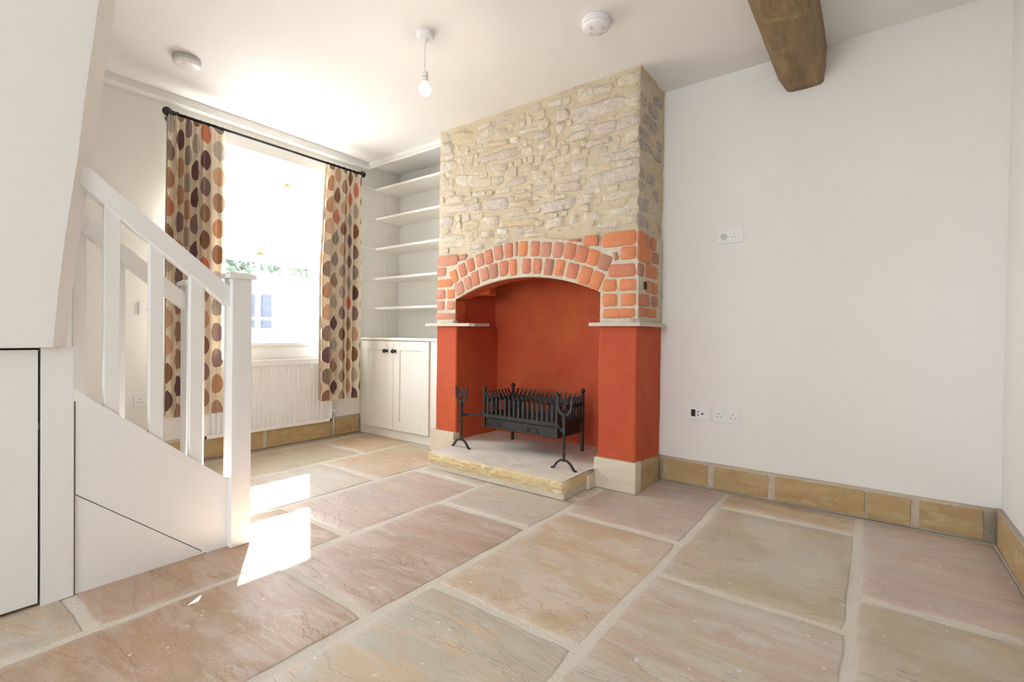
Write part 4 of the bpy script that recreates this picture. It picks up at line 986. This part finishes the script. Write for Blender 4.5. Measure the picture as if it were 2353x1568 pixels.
# ================================================================ SOCKETS
def plate(name, x0, x1, z0, z1, axis, at, label, cat='socket', group='wall sockets'):
    bm = B()
    if axis == 'y': box(bm, x0, x1, at-.009, at+.001, z0, z1)
    else: box(bm, at-.001, at+.009, x0, x1, z0, z1)
    root = obj(name, bm, M['plastic'], bevel=.003); tag(root, label, cat, group)
    return root
def P3(bm, x, z, yf, s=1.):
    for dx, dz, w_, h_ in ((0, .011, .003, .007), (-.011, -.008, .007, .003), (.011, -.008, .007, .003)):
        box(bm, x+dx*s-w_/2, x+dx*s+w_/2, yf-.0015, yf+.004, z+dz-h_/2, z+dz+h_/2)
yf = YF-.0095
def screws(p, x0, x1, z):
    bm = B(); cyl(bm, (x0+.012, yf-.001, z), (x0+.012, yf+.002, z), .003, 10); cyl(bm, (x1-.012, yf-.001, z), (x1-.012, yf+.002, z), .003, 10); obj('screw_cap', bm, M['plastic_grey'], p)
s1 = plate('aerial_and_power_plate', -.757, -.607, 1.456, 1.533, 'y', YF, 'upper white wall plate with round aerial outlet and single socket')
bm = B(); lathe(bm, [(.019, 0), (.019, -.003), (.015, -.004), (.015, -.002), (.004, -.002)], (-.712, yf, 1.494), 28, 'Y'); obj('aerial_outlet', bm, M['plastic_grey'], s1)
bm = B(); box(bm, -.680, -.630, yf-.002, yf+.001, 1.470, 1.519); obj('socket_module', bm, M['plastic'], s1, bevel=.001)
bm = B(); P3(bm, -.657, 1.495, yf-.001, .9); obj('pin_hole', bm, M['hole'], s1); screws(s1, -.757, -.607, 1.494)
s2 = plate('media_plate', -.923, -.771, .402, .481, 'y', YF, 'lower left white wall plate with dark open cable slot')
bm = B(); box(bm, -.882, -.858, yf-.001, yf+.004, .421, .463); obj('cable_slot', bm, M['hole'], s2, label='dark open slot')
bm = B(); box(bm, -.905, -.884, yf-.002, yf+.002, .422, .462); box(bm, -.856, -.800, yf-.0015, yf+.001, .420, .464); obj('outlet_module', bm, M['plastic'], s2, bevel=.001)
bm = B(); lathe(bm, [(.0055, 0), (.0055, -.004), (.002, -.004)], (-.816, yf, .441), 16, 'Y')
for z in (.433, .450): box(bm, -.846, -.836, yf-.003, yf, z-.0025, z+.0025)
obj('jack', bm, M['hole'], s2); screws(s2, -.923, -.771, .441)
def double(name, x0, x1, z0, z1, label):
    s = plate(name, x0, x1, z0, z1, 'y', YF, label); c = (x0+x1)/2; m = (z0+z1)/2
    bm = B(); P3(bm, c-.038, m-.003, yf); P3(bm, c+.040, m-.003, yf); obj('pin_hole', bm, M['hole'], s)
    for dx in (-.010, .008):
        bm = B(); box(bm, c+dx-.006, c+dx+.006, yf-.004, yf+.001, m+.004, m+.024); obj('rocker_switch', bm, M['plastic'], s, bevel=.001)
    screws(s, x0, x1, m)
double('double_socket', -.759, -.610, .403, .484, 'white switched double socket low on the wall, beside the media plate')
xf = XW+.0095
s4 = plate('blank_plate', 1.038, 1.122, .998, 1.078, 'x', XW, 'small white blank plate on the wall behind the balusters', 'wall plate')
bm = B(); cyl(bm, (xf-.002, 1.08, 1.036), (xf+.002, 1.08, 1.036), .004, 12); obj('cable_outlet', bm, M['plastic_grey'], s4)
s5 = plate('double_socket', 1.015, 1.160, .410, .488, 'x', XW, 'white double socket low on the window wall, seen between balusters')
bm = B()
for yy in (1.05, 1.125):
    for dy, dz, w_, h_ in ((0, .009, .003, .007), (-.011, -.009, .007, .003), (.011, -.009, .007, .003)):
        box(bm, xf-.003, xf+.0012, yy+dy-w_/2, yy+dy+w_/2, .449+dz-h_/2, .449+dz+h_/2)
obj('pin_hole', bm, M['hole'], s5)

# ================================================================ OUTSIDE
def flat(name, col, r=.9):
    g = G(name); v = g.coord(); return g.done(g.mix(g.noise(v, 1.2, 5), tuple(c*.85 for c in col), col), r)
bm = B(); box(bm, -60, -4.12, -30, 50, -.4, -.3); struct(obj('street_ground', bm, flat('pale_paving', (.42, .40, .37))))
h = tag(empty('neighbouring_cottage', (-22, 11, -.3)), 'pale stone cottage across the street seen through the window', 'house')
bm = B(); box(bm, -28, -22, 1, 24, -.3, 3.55); obj('wall', bm, flat('neighbour_render', (.70, .68, .63)), h)
bm = B(); prism(bm, [(-22.1, 3.5), (-28.1, 3.5), (-25, 3.95)], 1, .8, 24.2)
obj('roof', bm, flat('neighbour_slate', (.07, .075, .085)), h)
for y0, y1, z0, z1 in ((10.2, 11.0, 1.62, 2.55), (10.2, 11.0, .8, 1.4), (9.55, 9.85, .8, 2.5), (13.4, 13.9, 1.0, 1.6), (6.5, 7.6, .9, 2.5), (16, 17, 1, 2.5)):
    bm = B(); box(bm, -22.06, -21.9, y0-.06, y1+.06, z0-.06, z1+.06)
    wf = obj('window', bm, flat('neighbour_window_paint', (.045, .05, .07)), h)
    bm = B()
    for a, b in ((y0, (y0+y1)/2-.02), ((y0+y1)/2+.02, y1)): box(bm, -21.9, -21.88, a, b, z0, z1)
    obj('pane', bm, flat('neighbour_glass', (.028, .034, .055), .9), wf)
bm = B()
for k in range(420):
    y = random.uniform(2, 20); dens = nz(y, 0, 0, .7)
    sphere(bm, (-22.0+random.uniform(-.4, .1), y, 3.75+random.uniform(-.25, .30)+dens*.25), random.uniform(.06, .16), 6)
ivy = obj('ivy', bm, flat('ivy_green', (.028, .045, .028))); ivy['kind'] = 'stuff'; ivy['label'] = 'green ivy along the top of the house across the street'; ivy['category'] = 'ivy'

# give single-mesh things their own origin at the base
for o in list(COL.objects):
    if o.type == 'MESH' and o.parent is None and o.get('category') and not o.get('kind'):
        vs = [v.co for v in o.data.vertices]
        c = Vector((sum(v.x for v in vs)/len(vs), sum(v.y for v in vs)/len(vs), min(v.z for v in vs)))
        o.data.transform(Matrix.Translation(-c)); o.location = c
        for ch_ in o.children: ch_.matrix_parent_inverse = Matrix.Translation(-c)
